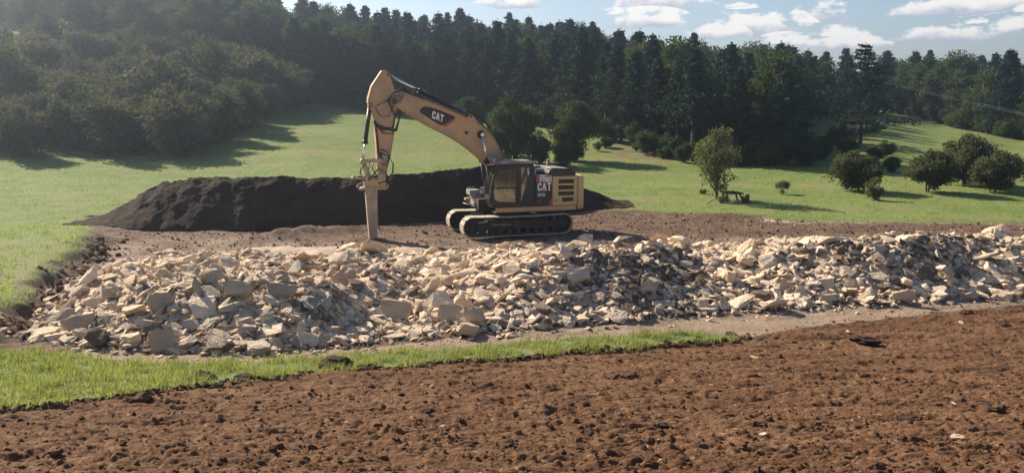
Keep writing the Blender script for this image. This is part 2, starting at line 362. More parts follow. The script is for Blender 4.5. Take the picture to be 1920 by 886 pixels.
dust = np.maximum(dust, .42*np.clip(1-(Y-34.5)/4, 0, 1)*(Y > 33)*(.6+fbm(X*.4, Y*.4, 3, 61)))
dust = np.maximum(dust, .8*np.exp(-((Y-(42.2-.02*(X-13)))/.55)**2)*(X > 12)*(1-md))
bank = np.exp(-((pe+.1)/.6)**2)*(Y > yGrass(X)+.1)*(Y < 37)
dust = dust*(1-bank)
grass = np.maximum(gs, md)*(1-.85*bank)
brown = np.clip(np.exp(-(((X/np.maximum(Y, 1)-.155)/.045)**2+((Y-79)/7)**2))*1.6, 0, 1)*(.6+fbm(X*.3, Y*.9, 3, 66))*(Y > 70)     # bare scrubby bank below the pines, shade on it put into the brown
dry = np.exp(-(((X+15.2)/2.6)**2+((Y-26)/3.6)**2))+np.clip(brown, 0, 1)+.6*(Y > 24)*np.clip(fbm(X*.07, Y*.2, 3, 71)*2, 0, 1)+.45*(Y > 24)*np.clip(perlin(X*.05+Y*.03, Y*.55, 73)*2-.2, 0, 1)+(Y > 118)*(X/np.maximum(Y, 1) < -.5)*1.0
grass = grass*(1-.75*np.clip(brown, 0, 1))
vcol(gme, 'zone', np.stack([np.clip(grass, 0, 1), np.clip(dust, 0, 1), np.clip(dry, 0, 1)], 1))
tag(link('ground', gme), kind='structure')

def clods(x, y):
    xs = x*.42
    b = 0
    for k, (f, a) in enumerate(((.5, .08), (1.3, .045), (3.3, .036), (8.0, .038), (19, .031), (40, .017))):
        n = perlin(xs*f+11*k, y*f+7*k, 80+k*3); b = b+a*(np.abs(n)*2.2-.5)*np.clip(.85+1.7*perlin(xs*f*.3, y*f*.3, 90+k), .1, 2.0)
    return b+.055*np.sin((y+.10*x)*2*math.pi/1.15+1.5*perlin(x*.2, y*.4, 99))*.5
X, Y, Q = polar(2.6, 27.5, -.82, .82, .00235)
yf = yField(X)+en(X)
edge = 1-sstep(Y, yf-.35, yf+.02)
Z = base(X, Y)+.004+clods(X, Y)*(.35+.65*edge)-.5*(1-edge)
keep = (Z > base(X, Y)-.45)
Q = Q[keep[Q].any(1)]
fme = npmesh('ploughed_field', np.stack([X, Y, Z], 1), quads=Q, smooth=True, mats=[M['field']])
tag(link('ploughed_field', fme), kind='structure')
def fz(x, y): return float(base(x, y))+float(clods(np.array([float(x)]), np.array([float(y)]))[0])

# ------------------------------------------------------------------ rocks
def hull_mesh(name, dims, npts, seed, mats, sub=1, rough=.06, round_=.3, ball=False):
    r = random.Random(seed); bm = bmesh.new()
    for k in range(npts):
        v = Vector((r.uniform(-1, 1), r.uniform(-1, 1), r.uniform(-1, 1)))
        if ball: v = v.normalized()*r.uniform(.75, 1)
        elif r.random() < .55: v.z = math.copysign(.85+.15*r.random(), v.z)
        l = max(Vector((v.x, v.y, 0)).length, .01)
        if l > .9: v.x *= .95/l; v.y *= .95/l
        bm.verts.new((v.x*dims[0], v.y*dims[1], v.z*dims[2]))
    res = bmesh.ops.convex_hull(bm, input=bm.verts)
    bmesh.ops.delete(bm, geom=[g for g in set(res['geom_interior'])|set(res['geom_unused']) if isinstance(g, bmesh.types.BMVert)], context='VERTS')
    if sub:
        bmesh.ops.subdivide_edges(bm, edges=bm.edges[:], cuts=sub, use_grid_fill=True)
        bmesh.ops.triangulate(bm, faces=bm.faces[:])
        off = Vector((seed*3.1, seed*1.7, 0))
        for v in bm.verts:
            s = 2.3/max(dims)
            n = mnoise.noise_vector(v.co*s+off)*rough*1.6+mnoise.noise_vector(v.co*s*3+off)*rough*.6
            v.co += Vector((n.x, n.y, n.z*.6))*max(dims)
        for v in bm.verts:
            l = v.co.length/max(dims)
            if l > .85: v.co *= 1-round_*(l-.85)
    bmesh.ops.recalc_face_normals(bm, faces=bm.faces[:])
    me = bpy.data.meshes.new(name); bm.to_mesh(me); bm.free()
    for m in mats: me.materials.append(m)
    return me
# shapes are about 1 m long; scaled on placement
SHP = [hull_mesh('limestone_slab', (.5, random.uniform(.24, .42), random.uniform(.055, .10)), 22, 100+k, [M['rock']], 2, .05) for k in range(11)] + \
      [hull_mesh('limestone_block', (.5, random.uniform(.3, .42), random.uniform(.14, .22)), 26, 200+k, [M['rock']], 2, .07) for k in range(4)]
KIND = ['slab']*11+['block']*4
SHP_M = {}
for mk in ('rock', 'rock_tan', 'rock_grey', 'rock_dark'):
    L = []
    for me in SHP:
        if mk == 'rock': L.append(me)
        else:
            c = me.copy(); c.materials.clear(); c.materials.append(M[mk]); L.append(c)
    SHP_M[mk] = L
def slope_quat(x, y, amt=1.0):
    e = .35; a = g1(x+e, y)-g1(x-e, y); b = g1(x, y+e)-g1(x, y-e)
    n = Vector((-a/(2*e)*amt, -b/(2*e)*amt, 1)).normalized()
    return Vector((0, 0, 1)).rotation_difference(n), n
def dark_patch(x, y):
    """how dark the rubble is: earthy stone, plus shade of the faces as colour"""
    f = yFoot(x); a = y-f
    d = math.exp(-(((x-3.6)/2.6)**2+((a-2.2)/1.7)**2))*1.5+math.exp(-(((x-12.2)/3.3)**2+((a-3.0)/1.7)**2))*1.6+math.exp(-(((x+3.4)/1.0)**2+((a-5)/1.5)**2))*.5+.4*math.exp(-(((x+7)/3.5)**2+((a-1.4)/1.5)**2))
    return d
def cream_patch(x, y):
    f = yFoot(x); a = y-f
    return (a > 5 and x > -3) or (-3.6 < x < 2 and a > 2.2) or (6 < x < 9.5) or (-12.5 < x < -9.5 and a > 3.5) or (x > 7 and a > 4.6)
ZN = [(-99, -10.6, 'beside the cut turf bank'), (-10.6, -8.4, 'by the turf bank corner'), (-8.4, -6.3, 'in the grey left mound'),
      (-6.3, -4.2, 'in front of the rock breaker'), (-4.2, -2.2, 'in the hollow below the breaker'), (-2.2, -.4, 'below the front of the tracks'),
      (-.4, 1.6, 'below the machine cab'), (1.6, 3.4, 'below the rear of the machine'), (3.4, 5.4, 'in the dark spill past the machine'), (5.4, 7.6, 'beyond the end of the grass strip'),
      (7.6, 9.6, 'below the thin stake'), (9.6, 11.8, 'in dark rubble below the small tree'), (11.8, 14.0, 'in dark rubble below the round bushes'), (14.0, 99, 'at the heap\'s far end')]
def rock_label(kind, mk, size, pose, x, y):
    tone = {'rock': 'cream', 'rock_tan': 'tan', 'rock_grey': 'grey', 'rock_dark': 'brown'}[mk]
    sz = 'huge' if size > .82 else 'large' if size > .62 else 'mid-sized'
    a = (y-float(yFoot(x)))
    lv = 'at the foot,' if a < 1.1 else 'low down,' if a < 2.6 else 'high up,' if a < 4.5 else 'on top,' if a < 7.5 else 'at the back,'
    zn = next(z for lo, hi, z in ZN if lo <= x < hi)
    return f'{sz} {tone} {kind} {pose} {lv} {zn}', lv
rock_i = 0; placed = []
def place_rock(x, y, size, mk, k, tilt, yaw, pose, lift=.3, name=None):
    global rock_i
    me = SHP_M[mk][k]; kind = KIND[k]
    o = bpy.data.objects.new('limestone_'+kind, me); COL.objects.link(o)
    q, n = slope_quat(x, y, .8)
    e = Euler((tilt*math.cos(yaw*1.7), tilt*math.sin(yaw*1.7), 0)).to_quaternion()
    o.rotation_mode = 'QUATERNION'; o.rotation_quaternion = q @ e @ Euler((0, 0, yaw)).to_quaternion()
    o.scale = (size, size*random.uniform(.85, 1.1), size*random.uniform(.85, 1.2))
    if pose == 'standing on edge':
        o.rotation_quaternion = Euler((R(random.uniform(58, 78)), 0, random.uniform(-.7, .7))).to_quaternion()
        o.location = (x, y, g1(x, y)+size*.26)
    else:
        o.location = (x, y, g1(x, y)+size*(.06 if kind == 'slab' else .12)+abs(math.sin(tilt))*size*.2)
    lab, lv = rock_label(kind, mk, size, pose, x, y)
    tag(o, lab, 'rock', 'broken limestone: '+lab)
    placed.append((x, y, size)); rock_i += 1
    return o
tries = 0
def choose_mk(x, y):
    dp = dark_patch(x, y)
    if random.random() < dp*.75: return 'rock_dark' if random.random() < .62 else 'rock_grey'
    if cream_patch(x, y): return random.choice(('rock', 'rock', 'rock', 'rock_tan'))
    return random.choice(('rock_grey', 'rock_grey', 'rock_tan', 'rock', 'rock_tan'))
# a few slabs the photograph singles out
for u, v, s, mk, k, pose in [(410, 655, .75, 'rock_grey', 10, 'standing on edge'), (307, 658, .85, 'rock_grey', 1, 'standing on edge'), (445, 560, .95, 'rock_grey', 3, 'standing on edge'),
                              (395, 535, .85, 'rock_grey', 5, 'standing on edge'), (1070, 605, .85, 'rock', 4, 'lying flat'), (885, 610, .85, 'rock_tan', 12, 'standing on edge'),
                              (1390, 575, .95, 'rock', 2, 'leaning'), (1085, 525, .95, 'rock_tan', 6, 'leaning'), (1495, 490, .9, 'rock_tan', 7, 'leaning'), (1080, 466, 1.25, 'rock_tan', 3, 'leaning'),
                              (1165, 462, .9, 'rock', 11, 'leaning'), (170, 525, .9, 'rock_grey', 9, 'leaning'), (740, 600, 1.15, 'rock_tan', 0, 'standing on edge'), (380, 580, 1.1, 'rock', 8, 'lying flat'),
                              (250, 590, 1.0, 'rock_tan', 2, 'leaning'), (1275, 460, .9, 'rock', 12, 'leaning'), (505, 605, .5, 'rock_tan', 14, 'leaning'), (960, 520, .8, 'rock_grey', 4, 'standing on edge'),
                              (1250, 575, .8, 'rock_grey', 5, 'leaning'), (640, 500, 1.1, 'rock_grey', 12, 'leaning'), (1560, 455, 1.3, 'rock', 3, 'lying flat'), (1700, 450, 1.2, 'rock', 1, 'lying flat')]:
    d = pxdir(u, v); hit = None
    for yy in np.arange(14, 40, .05):
        p = CAM+d*(yy/d[1])
        if p[2] <= g1(p[0], p[1]): hit = p; break
    if hit is None or heap(np.array([hit[0]]), np.array([hit[1]]))[0] < .02 and yy > 34.5: hit = CAM+d*(33.8/d[1])
    place_rock(hit[0], hit[1], s, mk, k, random.uniform(.1, .5) if pose == 'leaning' else .1, random.uniform(0, 6), pose)
while rock_i < 300 and tries < 20000:
    tries += 1
    x = random.uniform(-12.6, 17.5); y = float(yFoot(x))+random.choice((random.uniform(0, 2.5), random.uniform(0, 4.5), random.uniform(3, 11)))
    if abs(x/y) > .585: continue
    if heap(np.array([x]), np.array([y]))[0] < .04: continue
    a = y-float(yFoot(x))
    if -11.8 < x < -9.0 and 2.5 < a < 6 and random.random() < .8: continue
    dp = dark_patch(x, y)
    size = random.choice((.48, .52, .58, .64, .72, .82, .9))*random.uniform(.9, 1.1)*(1 if dp < .6 else .72)*(1.0 if a < 5 else 1.1)
    if any((x-px)**2+(y-py)**2 < (.33*(size+ps))**2 for px, py, ps in placed): continue
    mk = choose_mk(x, y); k = random.randrange(len(SHP))
    p = random.random(); pose = 'lying flat' if p < .38 else 'leaning' if p < .80 else 'standing on edge'
    if KIND[k] == 'block' and pose == 'standing on edge': pose = 'leaning'
    if a > 5 and pose == 'standing on edge': pose = 'leaning'
    place_rock(x, y, size, mk, k, {'lying flat': random.uniform(0, .18), 'leaning': random.uniform(.3, .8), 'standing on edge': 0}[pose], random.uniform(0, 6.28), pose)

# everything smaller in the heap: nobody could count it
def scatter_mass(name, label, cat, protos, pts, mats, group=None):
    """pts: list of (x, y, z, scale, Quaternion, material index); one mesh of many small copies"""
    P = []
    for me in protos:
        co = np.empty(len(me.vertices)*3, np.float32); me.vertices.foreach_get('co', co)
        me.calc_loop_triangles(); tr = np.empty(len(me.loop_triangles)*3, np.int32); me.loop_triangles.foreach_get('vertices', tr)
        P.append((co.reshape(-1, 3), tr.reshape(-1, 3)))
    cs, ts, mi = [], [], []; n = 0
    for i, (x, y, z, s, q, k) in enumerate(pts):
        co, tr = P[i % len(P)]
        m = np.array(q.to_matrix()); c = (co*np.asarray(s))@m.T+np.array([x, y, z])
        cs.append(c); ts.append(tr+n); n += len(c); mi.append(np.full(len(tr), k))
    me = npmesh(name, np.concatenate(cs), tris=np.concatenate(ts), mats=mats, midx=np.concatenate(mi))
    return tag(link(name, me), label, cat, group, 'stuff')
LOW = [hull_mesh('chip', (.5, random.uniform(.24, .42), random.uniform(.06, .2)), 13, 300+k, [], 0) for k in range(14)]
MK = ['rock', 'rock_tan', 'rock_grey', 'rock_dark']
pts = []
N = 21000; xs = rng.uniform(-13.2, 20, N); ys = yFoot(xs)+rng.uniform(-.35, 12.5, N); hh = heap(xs, ys); zz = gz(xs, ys); lim = .13+.0*xs
sx = (gz(xs+.3, ys)-gz(xs-.3, ys))/.6; sy = (gz(xs, ys+.3)-gz(xs, ys-.3))/.6
for i in range(N):
    x, y = float(xs[i]), float(ys[i]); a = y-float(yFoot(x))
    if abs(x/y) > .66: continue
    if hh[i] < .03 and random.random() > .18: continue
    if -11.6 < x < -9.0 and 2.8 < a < 6 and random.random() < .75: continue
    if a > 6 and random.random() < .45: continue
    if a > 4.2 and perlin(np.array([x*.42]), np.array([y*.6]), 201)[0] > .08 and random.random() < .8: continue
    dp = dark_patch(x, y)
    s = min(.62, random.lognormvariate(math.log(.30), .42))*(1 if hh[i] > .05 else .5)*(1 if dp < .5 else .85)
    n = Vector((-sx[i]*.8, -sy[i]*.8, 1)).normalized()
    q = Vector((0, 0, 1)).rotation_difference(n) @ Euler((random.gauss(0, .3), random.gauss(0, .3), random.uniform(0, 6.3))).to_quaternion()
    pts.append((x, y, float(zz[i])+s*.12, (s, s, s*random.uniform(.8, 1.3)), q, MK.index(choose_mk(x, y))))
N = 16000; xs = rng.uniform(-13.2, 20, N); ys = yFoot(xs)+rng.uniform(-.6, 12.5, N); hh = heap(xs, ys); zz = gz(xs, ys)
for i in range(N):
    if (hh[i] < .02 and random.random() > .12) or abs(xs[i]/ys[i]) > .66: continue
    s_ = random.uniform(.05, .14); pts.append((float(xs[i]), float(ys[i]), float(zz[i])+s_*.2, (s_, s_, s_), Euler((random.gauss(0, .6), random.gauss(0, .6), random.uniform(0, 6.3))).to_quaternion(), MK.index(choose_mk(float(xs[i]), float(ys[i])))))
scatter_mass('small_rubble', 'small broken limestone chips and shards filling the whole heap between the bigger slabs', 'rubble', LOW, pts, [M[k] for k in MK])

# clods -----------------------------------------------------------
CLD = [hull_mesh('clod', (.5, random.uniform(.35, .5), random.uniform(.25, .4)), 16, 400+k, [], 1, .13) for k in range(8)]
pts = []
N = 16000
ys = 4+22*rng.random(N)**1.1; xs = rng.uniform(-.66, .66, N)*ys; cz = clods(xs, ys); bz = base(xs, ys); yfs = yField(xs)
for i in range(N):
    if ys[i] > yfs[i]+.1: continue
    s = min(.13, random.lognormvariate(math.log(.034), .5))
    q = Euler((random.gauss(0, .4), random.gauss(0, .4), random.uniform(0, 6.3))).to_quaternion()
    pts.append((xs[i], ys[i], bz[i]+cz[i]+s*.1, (s*1.2, s, s*.8), q, 0 if random.random() < .985 else 2))
scatter_mass('soil_crumbs', 'reddish brown crumbs and small clods strewn over the ploughed field', 'soil', CLD, pts, [M['clod'], M['darkclod'], M['rock_dark']])
pts = []
for i in range(9400):                              # crumbs on the cleared ground behind the heap and along the turf bank
    if i < 6500:
        x = random.uniform(-17, 24); y = random.uniform(33, 45)
        if y > np.interp(x, DBX, DBY): continue
        s = min(.22, random.lognormvariate(math.log(.06), .5)); k = random.choice((0, 0, 0, 1, 3))
    elif i >= 7000:
        x = random.uniform(-10.5, 5.8); y = float(yField(x)+en(np.array([x]))[0])+random.gauss(-.34, .16); s = min(.2, random.lognormvariate(math.log(.05), .6)); k = random.choice((0, 0, 0, 1))
    else:
        y = random.uniform(20.8, 36); x = float(np.interp(y, PX, PXX))+random.gauss(.1, .32); s = random.choice((.05, .08, .12, .18, .26)); k = random.choice((1, 0, 0, 3))
    pts.append((x, y, g1(x, y)+s*.1, (s, s, s*.8), Euler((random.gauss(0, .4), random.gauss(0, .4), random.uniform(0, 6.3))).to_quaternion(), k))
scatter_mass('earth_crumbs', 'dark earth lumps and crumbs on the cleared ground and turf bank around the heap', 'soil', CLD, pts, [M['clod'], M['darkclod'], M['rock_tan'], M['rock_grey']])

CB = [hull_mesh('soil_clod', (.5, random.uniform(.33, .45), random.uniform(.16, .26)), 90, 480+k, [M['darkclod' if k < 3 else 'clod']], 3, .2, 1.0, True) for k in range(6)]
for u, v, s, k, lab in [(380, 712, .62, 0, 'dark torn clod at the grass edge, nearest the front corner of the rubble'), (460, 712, .55, 1, 'dark clod half under the grass edge below the tall grey slabs'),
                        (630, 690, .8, 2, 'long low dark clod on the grass edge below the hollow in the heap'), (680, 692, .5, 0, 'small dark clod on the grass edge next to the long one'),
                        (1172, 706, .6, 4, 'upright reddish clod in the field below the dark rubble spill'), (1850, 770, .55, 3, 'biggest round brown clod in the ploughed field'),
                        (1622, 642, .85, 1, 'flat dark clod lying alone on the smooth part of the field'), (262, 752, .42, 3, 'brown clod sitting apart near the grass edge'),
                        (948, 842, .26, 4, 'round clod near the bottom edge of the photo under the cab'), (1812, 590, .45, 5, 'brown clod at the far field edge below the end of the heap'),
                        (1370, 628, .4, 0, 'dark clod at the tip of the grass strip'), (1105, 806, .3, 5, 'reddish clod in the middle of the foreground below the machine rear'),
                        (800, 778, .3, 2, 'dark flat clod in the foreground soil below the breaker'), (1240, 800, .28, 1, 'small dark clod in the foreground below the dark rubble spill'),
                        (1885, 612, .4, 2, 'dark flat lump by the edge of the photo where field meets rubble'), (1700, 790, .3, 0, 'dark clod beside the biggest round one')]:
    p = at(u, v); o = link('soil_clod', CB[k], loc=(p[0], p[1], fz(p[0], p[1])+s*.1)); o.scale = (s, s, s*(.7 if k < 3 else .9)); o.rotation_euler = (random.uniform(-.2, .2), random.uniform(-.2, .2), random.uniform(0, 6)); tag(o, lab, 'clod', 'large clods in the field')
for u, v, s, lab in [(1590, 623, .3, 'pale flat stone lying on the brown track beyond the grass strip'), (1415, 668, .32, 'pale brown stone embedded in the field below the tip of the grass'), (1432, 812, .2, 'pale stone in the foreground below the stake'),
                     (1802, 606, .33, 'thin pale sliver of stone at the far field edge'), (1790, 758, .2, 'small pale stone beside the biggest clod'), (830, 795, .16, 'small orange brown stone in the foreground below the breaker'), (1795, 822, .22, 'flat tan stone in the near corner of the field')]:
    p = at(u, v); o = link('field_stone', SHP_M['rock_grey'][random.randrange(9)], loc=(p[0], p[1], fz(p[0], p[1])+.05)); o.scale = (s*.8, s*.65, s*.8); o.rotation_euler = (random.uniform(-.3, .1), random.uniform(-.2, .2), random.uniform(0, 6)); tag(o, lab, 'stone', 'loose stones in the field')

# ------------------------------------------------------------------ soil mound
MX = np.array([-20.2, -19, -18, -17.2, -16.2, -14.8, -12, -10, -7, -4, -2, 0, 1.5, 3, 4.5, 6.0]); MH = np.array([0, .40, .9, 1.35, 1.8, 2.12, 2.15, 2.02, 2.05, 2.12, 2.3, 2.3, 1.9, 1.35, .7, 0])
def mound_mesh():
    nx, ny = 420, 150; xs = np.linspace(-20.8, 6.6, nx); qs = np.linspace(-1.05, 1.05, ny)
    Xg = np.repeat(xs, ny); q = np.tile(qs, nx)
    f = np.interp(Xg, [-20, -17, -12.2, -6.3, -1.6, 5, 7], [39.3, 38.8, 38.5, 39.9, 42.9, 45.6, 46.3]); hw = 2.65*(.55+.45*np.clip(np.interp(Xg, MX, MH)/2, 0, 1))
    c = f+2.65; Yg = c+q*hw+.25*fbm(Xg*.6, q*2, 3, 111)
    H = np.interp(Xg, MX, MH)*(1+.06*fbm(Xg*.9, Xg*0, 3, 113))
    prof = np.clip(1-np.abs(q)**1.25, 0, 1)
    Zg = H*prof+prof**.3*(.12*fbm(Xg*1.1, Yg*1.1, 4, 114)+.08*np.abs(fbm(Xg*3.5, Yg*3.5, 3, 115)))
    gul = sstep(Xg, -19, -17)*(1-sstep(Xg, -16, -14)); Zg += gul*prof*.2*fbm(Xg*1.5+Yg*.8, Yg*.2, 3, 117)
    Zg = base(Xg, Yg)+np.where(prof > .02, Zg, -.12)
    i = (np.arange(nx-1)[:, None]*ny+np.arange(ny-1)).ravel()
    return npmesh('soil_mound', np.stack([Xg, Yg, Zg], 1), quads=np.stack([i, i+ny, i+ny+1, i+1], 1), smooth=True, mats=[M['mound']])
tag(link('soil_mound', mound_mesh()), 'long dark brown bank of heaped topsoil behind the digging machine', 'soil heap')

# ------------------------------------------------------------------ grass
def blades(n, X, Y, Zf, hmin, hmax, wd, lean=.35, seg=2, clump=None):
    h = rng.uniform(hmin, hmax, n)*np.clip(1+1.5*fbm(X*1.3, Y*1.3, 3, 141), .35, 1.9); a = rng.uniform(0, 2*np.pi, n); la = rng.uniform(0, 2*np.pi, n); ln = np.abs(rng.normal(0, lean, n))*h
    wx, wy = np.cos(a)*wd*.5, np.sin(a)*wd*.5; dx, dy = np.cos(la)*ln+h*.12, np.sin(la)*ln
    z = Zf-.02
    P = np.stack([np.stack([X-wx, Y-wy, z], 1), np.stack([X+wx, Y+wy, z], 1),
                  np.stack([X+wx*.7+dx*.35, Y+wy*.7+dy*.35, z+h*.6], 1), np.stack([X-wx*.7+dx*.35, Y-wy*.7+dy*.35, z+h*.6], 1),
                  np.stack([X+dx, Y+dy, z+h], 1)], 1).reshape(-1, 3)
    i = np.arange(n)*5
    return P, np.stack([i, i+1, i+2, i+3], 1), np.stack([i+3, i+2, i+4], 1)
n = 230000; xs = rng.uniform(-14.5, 6.2, n); ys = rng.uniform(9.5, 22.5, n)
gs_, md_, pe_, _ = zones(xs, ys)
den = gs_*(.52+2.0*fbm(xs*1.5, ys*1.5, 3, 121)); ok = (rng.random(n) < den) & (np.abs(xs/ys) < .68)
xs, ys = xs[ok], ys[ok]
P, q4, t3 = blades(len(xs), xs, ys, gz(xs, ys), .06, .20, .014, .8)
hs = 1
tag(link('grass_strip', npmesh('grass_strip', P, quads=q4, tris=t3, mats=[M['grass']])), 'bright green strip of rough grass between the rubble and the ploughed soil', 'grass', kind='stuff')
n = 260000; ys = 21+85*rng.random(n)**1.35; xs = rng.uniform(-.64, .64, n)*ys
gs_, md_, pe_, _ = zones(xs, ys); ok = (md_ > .6) & (rng.random(n) < .45+1.2*fbm(xs*.5, ys*.5, 3, 131)) & ~((xs/ys > .1) & (xs/ys < .2) & (ys > 76) & (ys < 94))
xs, ys = xs[ok], ys[ok]; P, q4, t3 = blades(len(xs), xs, ys, gz(xs, ys), .05, .13, .03, .5)
P2 = P.reshape(-1, 5, 3)
tag(link('meadow_grass', npmesh('meadow_grass', P, quads=q4, tris=t3, mats=[M['drygrass']])), 'short sunlit meadow grass covering the slope around the cleared ground', 'grass', kind='stuff')

# ------------------------------------------------------------------ trees
def tube_np(pts, rad, seg=7):
    pts = np.asarray(pts, float); V = []; F = []
    for i, p in enumerate(pts):
        d = pts[min(i+1, len(pts)-1)]-pts[max(i-1, 0)]; d = d/(np.linalg.norm(d)+1e-9)
        a = np.cross(d, [0, 0, 1.0]) if abs(d[2]) < .9 else np.cross(d, [1.0, 0, 0]); a /= np.linalg.norm(a); b = np.cross(d, a)
        for k in range(seg):
            an = 2*math.pi*k/seg; V.append(p+(a*math.cos(an)+b*math.sin(an))*rad[i])
    for i in range(len(pts)-1):
        for k in range(seg): F.append((i*seg+k, i*seg+(k+1) % seg, (i+1)*seg+(k+1) % seg, (i+1)*seg+k))
    return np.array(V), np.array(F)
def join_np(L):
    V, F, n = [], [], 0
    for v, f in L: V.append(v); F.append(f+n); n += len(v)
    return np.concatenate(V), np.concatenate(F)
def leaf_quads(C, size, up=.0, elong=1.6):
    n = len(C); a = rng.normal(0, 1, (n, 3)); a[:, 2] *= 1-up; a /= np.linalg.norm(a, axis=1)[:, None]+1e-9
    b = rng.normal(0, 1, (n, 3)); b -= (b*a).sum(1)[:, None]*a; b /= np.linalg.norm(b, axis=1)[:, None]+1e-9
    s = (size*rng.uniform(.6, 1.3, n))[:, None]
    A = a*s*elong*.5; B = b*s*.5
    V = np.stack([C-A, C+B*.8-A*.1, C+A, C-B*.8+A*.1], 1).reshape(-1, 3); i = np.arange(n)*4
    return V, np.stack([i, i+1, i+2, i+3], 1)
def make_pine(seed, H, Rd, low=.18, leaf=.20, dens=1.0, droop=.0, open_=False):
    r = random.Random(seed); C = []; W = []
    tr = [(0, 0, -.4), (0, 0, H*.3), (r.uniform(-.1, .1), r.uniform(-.1, .1), H*.65), (r.uniform(-.15, .15), 0, H*.97)]
    W.append(tube_np(tr, [H*.021, H*.016, H*.009, .02]))
    z = H*low
    while z < H*.985:
        f = (z-H*low)/(H*(1-low)); prof = Rd*(1-f)**.78*(1.0 if f > .12 else .6+3.3*f)
        nb = 6 if not open_ else 4
        a0 = r.uniform(0, 6.3)
        for k in range(nb):
            an = a0+k*2*math.pi/nb+r.uniform(-.4, .4); L = prof*r.uniform(.5, 1.3)+.10
            dz = L*(r.uniform(.05, .35)-droop*(1-f)); p0 = np.array([0, 0, z]); p1 = p0+np.array([math.cos(an)*L, math.sin(an)*L, dz])
            if L > .7: W.append(tube_np([p0, (p0+p1)/2+np.array([0, 0, -.04*L]), p1], [.018+.012*L, .012+.006*L, .008], 4))
            n = int(9*dens*(L+.35)/leaf*.55)
            t = np.array([r.uniform(.18 if not open_ else .3, 1.02) for _ in range(n)])
            sp = (.10+.17*L*(1-.55*t))
            q = p0+(p1-p0)*t[:, None]+rng.normal(0, 1, (n, 3))*np.stack([sp, sp, sp*(.45 if not open_ else .28)], 1)
            q[:, 2] += .06*L*t
            C.append(q)
        z += (H*.055*(1-.45*f) if not open_ else H*.075*(1-.4*f))*r.uniform(.8, 1.25)
    C = np.concatenate(C); C = np.concatenate([C, np.array([[0, 0, H*.95], [0, 0, H], [0, .03, H*1.01], [0, 0, H*.98]])])
    V, F = leaf_quads(C, leaf, .1, 1.9); wv, wf = join_np(W)
    return npmesh('pine_crown', V, quads=F, mats=[M['pine']]), npmesh('pine_trunk', wv, quads=wf, smooth=True, mats=[M['bark']])
def make_broad(seed, H, Rd, leafm, leaf=.2, base_=.2, dens=1.0, blobs=16, oval=1.0, gap=.0, stems=1, br=1.0):
    r = random.Random(seed); C = []; W = []; bl = []
    for k in range(blobs):
        for _ in range(30):
            p = np.array([r.uniform(-1, 1), r.uniform(-1, 1), r.uniform(-1, 1)])
            if np.linalg.norm(p) < 1: break
        zc = H*(base_+(1-base_)*((.5 if base_ > .07 else .43)+.42*p[2])); w_ = math.sqrt(max(.05, 1-(p[2]*.85)**2))
        rb = br*Rd*r.uniform(.26, .46)*(1.1-.3*abs(p[2])); bl.append((np.array([p[0]*Rd*.72*w_, p[1]*Rd*.72*w_, zc]), rb))
    for c, rb in bl:
        n = int(dens*26*(rb/leaf)**2*.42)
        v = rng.normal(0, 1, (n, 3)); v /= np.linalg.norm(v, axis=1)[:, None]; rr = rb*(rng.random(n)**.33)[:, None]*rng.uniform(.85, 1.12, (n, 1))
        rr *= (1+.35*np.sin(v[:, :1]*7+c[0]*5)*np.sin(v[:, 2:3]*6+c[1]*4))
        C.append(c+v*rr*np.array([1, 1, .85*oval]))
    C = np.concatenate(C); C = C[C[:, 2] > H*.03]
    for s_ in range(stems):
        ox = r.uniform(-.12, .12)*Rd*(stems > 1); tp = (r.uniform(-.15, .15)*Rd, r.uniform(-.15, .15)*Rd, H*.6)
        W.append(tube_np([(ox, 0, -.4), (ox*1.3, 0, H*base_*.8), tp, (tp[0]*1.3, tp[1], H*.85)], [H*.024, H*.019, H*.012, .015]))
    for c, rb in bl[:12]:
        z0 = H*(base_*.8+.12*r.random()); W.append(tube_np([(0, 0, z0), (c[0]*.45, c[1]*.45, (z0+c[2])/2), c], [H*.011, H*.008, .012], 5))
    V, F = leaf_quads(C, leaf, 0, 1.35); wv, wf = join_np(W)
    return npmesh('leafy_crown', V, quads=F, mats=[M[leafm]]), npmesh('tree_trunk', wv, quads=wf, smooth=True, mats=[M['bark']])
def put_tree(name, proto, x, y, s, label, cat, group=None, rz=None, sz=1.0, tilt=0):
    r_ = empty(name, (x, y, g1(x, y)-.02), random.uniform(0, 6.3) if rz is None else rz); r_.scale = (s, s, s*sz)
    if tilt: r_.rotation_euler.y = tilt
    a = link('crown', proto[0], r_); b = link('trunk', proto[1], r_)
    return tag(r_, label, cat, group)

PINES = [make_pine(k, 10, random.uniform(2.4, 3.3), random.choice((.06, .1, .16)), .22, 1.35) for k in range(7)]
TALLP = [make_pine(40+k, 10, 2.2, .3, .21, 1.2) for k in range(2)]
BROAD = [make_broad(60+k, 10, random.uniform(3.0, 3.8), 'oak', .25, (.22, .05, .1, .04, .12)[k], 1.15, 24) for k in range(5)]
SHRUB = [make_broad(80+k, 5.5, random.uniform(2.6, 3.3), 'olive', .22, .02, 1.1, 22, stems=3, br=.9) for k in range(6)]
SHRUBG = [make_broad(90+k, 5.5, random.uniform(2.2, 3.0), 'oak', .22, .02, 1.0, 22, stems=3) for k in range(3)]

